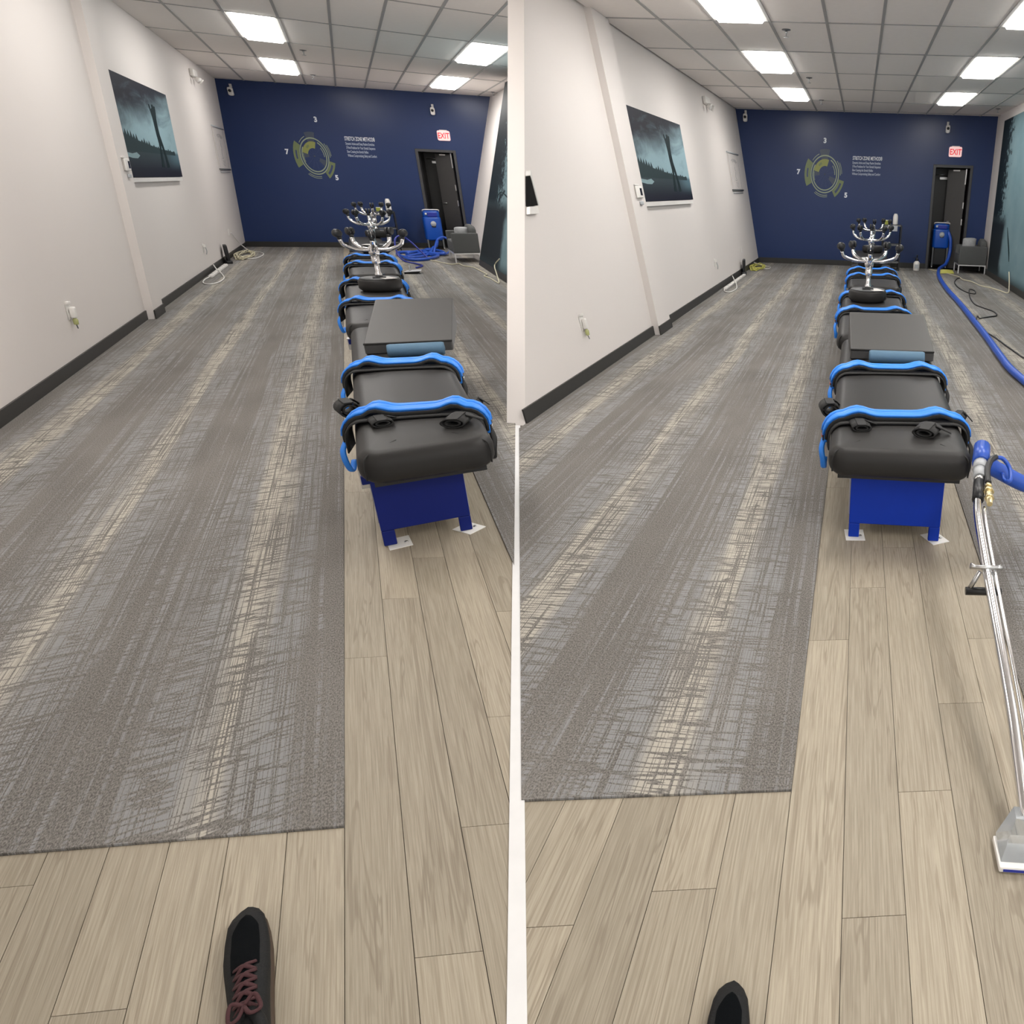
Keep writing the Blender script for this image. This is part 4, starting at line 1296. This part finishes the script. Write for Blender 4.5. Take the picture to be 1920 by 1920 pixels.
# ------------------------------------------------------------------ carpet cleaning machine, hoses, cords
def machine(room, x, y, s, zb, zt):
    t = thing('carpet_cleaner', 'blue carpet cleaning machine in the doorway ' + NOTE[room], 'machine', room, x, y, 0.006)
    w = .175 * s
    base = MB()
    base.box(-w * .78, w * .78, -.16, .16, .07, zb + .03)
    base.build('base', 'black_plastic', t, .02)
    for sx in (-1, 1):
        MB().box(sx * w * .86 - .016, sx * w * .86 + .016, -.19, -.15, .03, zb + .02).build('leg', 'grey_plastic_dark', t)
        MB().lathe([(.004, sx * w * .9 - .018), (.05, sx * w * .9 - .018), (.05, sx * w * .9 + .018), (.004, sx * w * .9 + .018)], 14, (.13, .052), 'x').build('wheel', 'black_plastic', t)
        MB().lathe([(.004, sx * w * .86 - .012), (.026, sx * w * .86 - .012), (.026, sx * w * .86 + .012), (.004, sx * w * .86 + .012)], 12, (-.17, .028), 'x').build('caster', 'steel', t)
    h = zt - zb
    MB().slab(-w, w, -.20, .20, zb, zb + h * .80, .07, .035, 6, 4).build('tank', 'machine_blue', t)
    MB().slab(-w * .93, w * .93, -.18, .18, zb + h * .78, zt, .06, .03, 6, 4).build('upper_tank', 'machine_blue', t)
    MB().box(-w * .45, w * .60, -.197, -.175, zt - h * .20, zt - h * .05).build('recess_panel', 'hose_navy', t, .008)
    MB().lathe([(.004, -.212), (.052, -.210), (.062, -.19)], 16, (w * .05, zb + h * .57), 'y').build('drain_cap', 'grey_plastic', t)
    MB().box(-w * .18, w * .28, -.208, -.196, zb + h * .45, zb + h * .49).build('badge', 'black_plastic', t)
    MB().lathe([(.004, -.20), (.022, -.198), (.022, -.17)], 12, (-w * .62, zt - h * .10), 'y').build('gauge', 'white_plastic', t)
    MB().tube(spline([(-w * .9, -.10, zt - .02), (-w * .85, -.16, zt + .022), (0, -.17, zt + .026), (w * .85, -.16, zt + .022), (w * .9, -.10, zt - .02)], 5), .011, 8).build('handle_bar', 'white_plastic', t)
    MB().lathe([(.12, zt - .004), (.12, zt + .02), (.105, zt + .03), (.004, zt + .03)], 18).build('lid', 'machine_blue', t)
    return t
machine('A', 1.49, 18.62, 1.0, .20, .82)
machine('B', 1.80, 16.16, 1.02, .42, .92)

hA = .037
cable('hose', 'long blue hose laid in loops on the carpet by the door', 'hose', 'A',
      [(1.52, 18.42, .20), (1.46, 18.2, .10), (1.36, 17.8, .10), (1.20, 17.0, hA), (.95, 16.4, hA), (.72, 16.5, hA), (.66, 17.4, hA), (.95, 17.6, hA), (1.30, 16.8, hA), (1.50, 17.4, .045), (1.30, 18.1, .05), (1.15, 17.2, .07), (1.34, 16.6, .05), (1.10, 16.0, hA), (.85, 15.9, hA), (.74, 16.3, .05), (1.15, 17.0, .06), (1.48, 16.8, .06), (1.40, 17.7, .06), (1.05, 17.5, .06), (.80, 16.9, .06)], .030, 'hose_blue', 8, 8)
cable('hose', 'thin navy hose arching up behind the foremost stool', 'hose', 'A', [(1.12, 16.2, .03), (1.02, 16.3, .16), (.88, 16.4, .33), (.74, 16.4, .44), (.63, 16.3, .40), (.60, 16.2, .26), (.62, 16.1, .1), (.70, 15.8, .02), (.85, 15.3, .02), (.92, 14.9, .02), (.80, 14.6, .02)], .015, 'hose_navy', 8, 8)
cable('hose', 'blue hose standing in a loop before the machine', 'hose', 'A', [(1.30, 17.0, .05), (1.36, 17.2, .18), (1.46, 17.5, .30), (1.60, 17.6, .33), (1.68, 17.5, .22), (1.62, 17.2, .08), (1.50, 16.9, .04)], .020, 'hose_blue', 8, 8)
cable('extension_cord', 'cream cord running from the hose coil past the armchair', 'cord', 'A', [(1.14, 16.0, z0), (1.28, 15.5, z0), (1.42, 15.1, z0), (1.55, 15.2, z0), (1.58, 14.8, z0), (1.70, 14.5, z0), (1.74, 13.9, z0), (1.76, 13.3, z0), (1.69, 13.1, z0), (1.73, 12.7, z0), (1.74, 12.2, z0), (1.76, 12.1, .02), (1.80, 12.5, .10), (1.845, 12.9, .20), (1.90, 12.7, .32)], .009, 'cord_cream')

wand_top = (.575, 2.80, .47)
cable('hose', 'long blue hose running from the machine over the carpet to the wand', 'hose', 'B',
      [(1.93, 16.02, .80), (2.00, 15.95, .62), (2.01, 15.92, .36), (1.93, 15.75, .14), (1.78, 15.5, .06), (1.70, 15.0, .043), (1.62, 14.2, .043), (1.57, 13.2, .043), (1.54, 12.0, .043), (1.54, 10.4, .043), (1.52, 9.0, .043), (1.50, 7.9, .043), (1.47, 6.9, .043), (1.465, 6.3, .043), (1.55, 5.4, .043), (1.65, 4.6, .043), (1.60, 3.9, .050), (1.35, 3.4, .10), (1.0, 3.0, .24), (.80, 2.86, .33), (.67, 2.84, .395), (.60, 2.83, .435)], .036, 'hose_blue', 8, 10)
cable('extension_cord', 'pale cord crossing the carpet to the mural wall', 'cord', 'B', [(1.55, 15.65, z0), (1.80, 15.1, z0), (2.02, 14.4, z0), (2.05, 13.9, z0), (2.17, 13.6, z0), (2.25, 13.0, z0), (2.38, 12.75, z0), (2.48, 12.4, z0), (2.56, 12.1, .02), (2.63, 12.4, .10), (2.66, 12.7, .30)], .010, 'cord_cream')
cable('extension_cord', 'black cord wandering beside the blue hose', 'cord', 'B', [(2.04, 14.2, z0), (1.93, 13.9, z0), (1.82, 13.3, z0), (1.80, 12.6, z0), (1.86, 12.0, z0), (1.97, 11.85, z0), (2.02, 12.2, .02), (1.95, 12.3, .028), (1.87, 11.8, z0), (1.80, 11.1, z0), (1.79, 10.6, z0), (1.86, 10.3, z0), (1.95, 10.0, z0), (1.93, 9.65, z0), (1.80, 9.5, z0), (1.66, 9.35, z0), (1.56, 9.0, .092), (1.50, 8.6, z0), (1.60, 8.2, z0), (1.66, 7.6, z0), (1.72, 7.0, z0)], .009, 'cord_black')
ct = thing('cord_bundle', 'yellow bundle of cord beside the hose at the doorway', 'cord', 'B', 1.86, 15.05, 0.0)
for k in range(6):
    MB().tube(spline([(-.16, -.1 + .05 * k, .012 + .006 * k), (.0, -.12 + .05 * k, .02 + .008 * k), (.16, -.06 + .05 * k, .014 + .006 * k)], 6), .010, 6).build('cord_turn', 'cord_yellow', ct)

def spray_bottle(room, x, y):
    t = thing('spray_bottle', 'white pump spray bottle with dark head on carpet by navy wall', 'bottle', room, x, y, .006)
    MB().lathe([(.004, 0), (.060, 0), (.066, .012), (.066, .15), (.05, .18), (.026, .195), (.026, .205), (.004, .205)], 18).build('body', 'white_plastic', t)
    MB().lathe([(.034, .2), (.034, .235), (.014, .245), (.012, .30), (.022, .303), (.022, .315), (.004, .316)], 12).build('pump', 'black_plastic', t)
    MB().tube([(0, 0, .245), (-.05, -.01, .262), (-.075, -.01, .25)], .008, 6).build('nozzle', 'black_plastic', t)
    MB().box(-.042, .042, -.0672, -.060, .05, .13).build('label_sticker', 'grey_plastic', t)
spray_bottle('B', 1.265, 15.35)

# ------------------------------------------------------------------ the chrome wand leaning on the table
def wand():
    t = thing('carpet_wand', 'chrome carpet wand leaning against the front table', 'wand', 'B', .48, 1.26, 0)
    L = lambda p: (p[0] - .48, p[1] - 1.26, p[2])
    tube = spline([L((.485, 1.29, .085)), L((.488, 1.42, .135)), L((.490, 1.60, .200)), L((.490, 2.0, .315)), L((.497, 2.33, .392)), L((.512, 2.48, .42))], 6)
    MB().tube(tube, .016, 12).build('main_tube', 'chrome', t)
    side = [(p[0] + .026, p[1], p[2] + .004) for p in tube]
    MB().tube(side[1:-3], .006, 8).build('solution_line', 'chrome', t)
    MB().tube([L((.512, 2.47, .418)), L((.535, 2.60, .44))], .0225, 12).build('grip', 'black_plastic', t)
    MB().tube([L((.535, 2.60, .44)), L((.541, 2.632, .4445))], .0215, 12).build('ferrule', 'steel', t)
    MB().tube([L((.540, 2.63, .444)), L((.552, 2.70, .455))], .026, 14).build('cuff', 'grey_plastic', t)
    MB().tube([L((.551, 2.695, .454)), L((.564, 2.76, .464))], .030, 14).build('cuff_collar', 'grey_plastic', t)
    MB().tube([L((.562, 2.75, .463)), L((.59, 2.90, .484))], .036, 14).build('hose_swivel', 'hose_blue', t)
    # brass valve and its blue lead
    MB().tube([L((.548, 2.42, .425)), L((.556, 2.49, .435)), L((.566, 2.575, .448))], [.011, .014, .009], 10).build('brass_valve', 'brass', t)
    for (a, r) in ((.25, .019), (.55, .021), (.78, .016)):
        p = Vector(L((.548, 2.42, .425))).lerp(Vector(L((.566, 2.575, .448))), a)
        MB().tube([p, p + Vector((.002, .014, .002))], r, 6).build('hex_nut', 'brass', t)
    MB().tube(spline([L((.566, 2.57, .448)), L((.574, 2.66, .468)), L((.600, 2.74, .482)), L((.63, 2.79, .480))], 6), .013, 8).build('lead_sleeve', 'black_plastic', t)
    MB().tube(spline([L((.63, 2.79, .480)), L((.665, 2.80, .470)), L((.69, 2.77, .44)), L((.685, 2.71, .41)), L((.665, 2.73, .40)), L((.672, 2.80, .40))], 6), .009, 8).build('solution_lead', 'hose_blue', t)
    # cross handle with wing bolts
    g = MB()
    g.tube([L((.425, 2.06, .258)), L((.545, 2.06, .262))], .014, 12)
    g.build('cross_grip', 'black_plastic', t)
    for s in (-1, 1):
        MB().tube([L((.485 + s * .050, 2.06, .26)), L((.487 + s * .020, 2.07, .33))], .008, 6).build('grip_bracket', 'steel', t)
        MB().tube([L((.485 + s * .025, 2.07, .345)), L((.485 + s * .052, 2.07, .352))], [.005, .010], 6).build('wing_bolt', 'steel', t)
    MB().tube([L((.432, 2.07, .346)), L((.540, 2.07, .350))], .0075, 8).build('clamp_bar', 'steel', t)
    # head: clear hood on a white lipped slot
    hd = MB()
    w = .062
    v = [(-w, -.045, .022), (w, -.045, .022), (w, .03, .03), (-w, .03, .03), (-.022, .018, .095), (.022, .018, .095), (.022, .05, .10), (-.022, .05, .10)]
    hd.add(v, [(0, 1, 5, 4), (1, 2, 6, 5), (2, 3, 7, 6), (3, 0, 4, 7), (4, 5, 6, 7), (3, 2, 1, 0)])
    hd.build('head_hood', 'clear', t)
    MB().box(-w - .006, w + .006, -.06, .03, 0.004, .022).build('head_lip', 'white_plastic', t, .004)
    MB().box(-w + .004, w - .004, -.0615, -.058, .009, .016).build('head_slot', 'hose_navy', t)
    return t
wand()

def floor_tool():
    t = thing('floor_tool', 'pale floor tool head lying on carpet by the third table in the coiled-hose room', 'tool', 'A', .70, 13.85, .006, radians(-15))
    MB().hexa([(-.11, -.10, 0), (.08, -.10, 0), (.06, .12, 0), (-.11, .12, 0), (-.11, -.12, .03), (.14, -.12, .045), (.10, .14, .045), (-.11, .14, .03)]).build('head', 'black_plastic', t)
    MB().hexa([(-.115, -.125, .03), (.145, -.125, .046), (.105, .145, .046), (-.115, .145, .03), (-.115, -.125, .036), (.145, -.125, .052), (.105, .145, .052), (-.115, .145, .036)]).build('top_plate', 'pale_laminate', t)
    MB().tube([(-.04, 0, .036), (-.05, .02, .13)], .014, 8).build('neck', 'steel', t)
floor_tool()

# ------------------------------------------------------------------ shoes of the photographer
def shoe(room, x, y, rz, Ln, W, label):
    """toe at the origin pointing +y, heel at -Ln"""
    t = thing('shoe', label, 'shoe', room, x, y, 0.0, rz)
    def half(u):                                            # outline half widths (inner side, outer side) along the length 0 toe .. 1 heel
        tab = [(0, .0, .0), (.015, .20, .12), (.05, .36, .27), (.10, .44, .38), (.18, .50, .45), (.28, .52, .49), (.40, .47, .48), (.55, .40, .42), (.72, .37, .38), (.88, .35, .36), (.96, .26, .27), (1.0, .06, .06)]
        for i in range(len(tab) - 1):
            if tab[i][0] <= u <= tab[i + 1][0]:
                k = (u - tab[i][0]) / (tab[i + 1][0] - tab[i][0])
                return tuple((tab[i][j] + (tab[i + 1][j] - tab[i][j]) * k) * W for j in (1, 2))
        return (.06 * W, .06 * W)
    # the toe leans to one side as a foot does
    def cxo(u): return -.16 * W * (u - .0) * 1.0 if u < .35 else -.056 * W
    us = [0.0015, .004, .009, .015, .022, .03, .04, .05, .062, .075, .088, .10, .14, .18, .23, .28, .34, .40, .48, .56, .64, .72, .80, .88, .94, .98, 1.0]
    def ring(u, scale, z0, zt, flat):
        a, b_ = half(u)
        a, b_ = a * scale, b_ * scale
        out = []
        for k in range(16):
            th = 2 * pi * k / 16
            c, s = cos(th), sin(th)
            xx = (b_ if c > 0 else a) * (abs(c) ** flat) * (1 if c > 0 else -1)
            zz = (z0 + zt) / 2 + (zt - z0) / 2 * (abs(s) ** flat) * (1 if s > 0 else -1)
            out.append((cxo(u) + xx, -u * Ln, zz))
        return out
    MB().rings([ring(u, 1.0, .002, .024, .55) for u in us]).build('sole', 'sole', t)
    def top(u): return .026 + .020 * min(1, u / .10) + .026 * max(0, min(1, (u - .22) / .35)) + (.0 if u < .6 else .012 * (u - .6))
    MB().rings([ring(u, .965, .018, top(u), .78) for u in us]).build('upper', 'shoe_grey', t)
    # black mesh vamp on top of the grey rand
    vamp = []
    for u in [.083, .086, .092, .10, .115, .13, .15, .17, .22, .28, .34, .40]:
        a, b_ = half(u)
        k = min(1, max(0, (u - .082) / .08)) ** .5
        vamp.append([(cxo(u) + (-a + (a + b_) * j / 8) * .60 * k + 0, -u * Ln, (.018 + top(u)) / 2 + (top(u) - .018) / 2 * (max(0, 1 - abs(((j / 8) * 2 - 1) * .64) ** 2.2)) ** .5 + .0022) for j in range(9)])
    m = MB()
    n = 9
    vv = [p for r in vamp for p in r]
    m.add(vv, [(i * n + j, i * n + j + 1, (i + 1) * n + j + 1, (i + 1) * n + j) for i in range(len(vamp) - 1) for j in range(n - 1)], True)
    m.build('mesh_vamp', 'shoe_black', t)
    # tongue and collar
    tg = []
    for u in [.36, .42, .50, .58, .64]:
        tg.append([(cxo(u) + (-.5 + j / 6) * W * .46, -u * Ln, top(u) + .006 - .012 * abs(-1 + j / 3) ** 2) for j in range(7)])
    m = MB(); n = 7
    m.add([p for r in tg for p in r], [(i * n + j, i * n + j + 1, (i + 1) * n + j + 1, (i + 1) * n + j) for i in range(len(tg) - 1) for j in range(n - 1)], True)
    m.build('tongue', 'shoe_black', t)
    for k in range(5):
        u0 = .385 + .05 * k
        for s in (-1, 1):
            zt = top(u0 + .02) + .0085
            MB().tube(spline([(cxo(u0) - s * W * .22, -u0 * Ln, zt - .010), (cxo(u0), -(u0 + .018) * Ln, zt + .002), (cxo(u0) + s * W * .21, -(u0 + .042) * Ln, zt - .010)], 4), .0042, 6, flat=.6).build('lace', 'lace', t)
    zt = top(.66) + .012
    for s in (-1, 1):
        MB().tube(spline([(cxo(.62), -.62 * Ln, zt), (cxo(.62) + s * W * .22, -.60 * Ln, zt + .006), (cxo(.62) + s * W * .30, -.655 * Ln, zt - .004), (cxo(.62) + s * W * .12, -.67 * Ln, zt + .002), (cxo(.62), -.625 * Ln, zt)], 5), .0036, 6).build('bow_loop', 'lace', t)
    MB().tube(spline([(cxo(.62) + W * .30 * cos(a), -(.80 + .17 * sin(a)) * Ln, .076 + .006 * sin(a)) for a in [2 * pi * k / 10 for k in range(10)]], 4, True), .010, 8, True).build('collar', 'shoe_grey', t)
    # black sock filling the opening
    MB().lathe([(.004, .04), (W * .27, .045), (W * .26, .085), (W * .25, .092), (.004, .093)], 16, (cxo(.8), -.80 * Ln)).build('sock', 'shoe_black', t)
    return t
shoe('A', -.458, 1.512, radians(7), .47, .078, 'black trainer with maroon laces on the planks, seen to its laces')
shoe('B', -.174, .897, radians(5), .40, .086, 'black trainer toe showing just before the end of the planks')

# lettering becomes plain mesh
bpy.context.view_layer.update()
_dg = bpy.context.evaluated_depsgraph_get()
for _o in TEXTS:
    _me = bpy.data.meshes.new_from_object(_o.evaluated_get(_dg))
    _n = bpy.data.objects.new('tmp', _me)
    _n.parent = _o.parent
    _n.location, _n.rotation_euler, _n.scale = _o.location, _o.rotation_euler, _o.scale
    if not _me.materials: _me.materials.append(_o.data.materials[0])
    COL.objects.link(_n)
    _nm = _o.name.split('.')[0]
    bpy.data.objects.remove(_o)
    _n.name = _nm
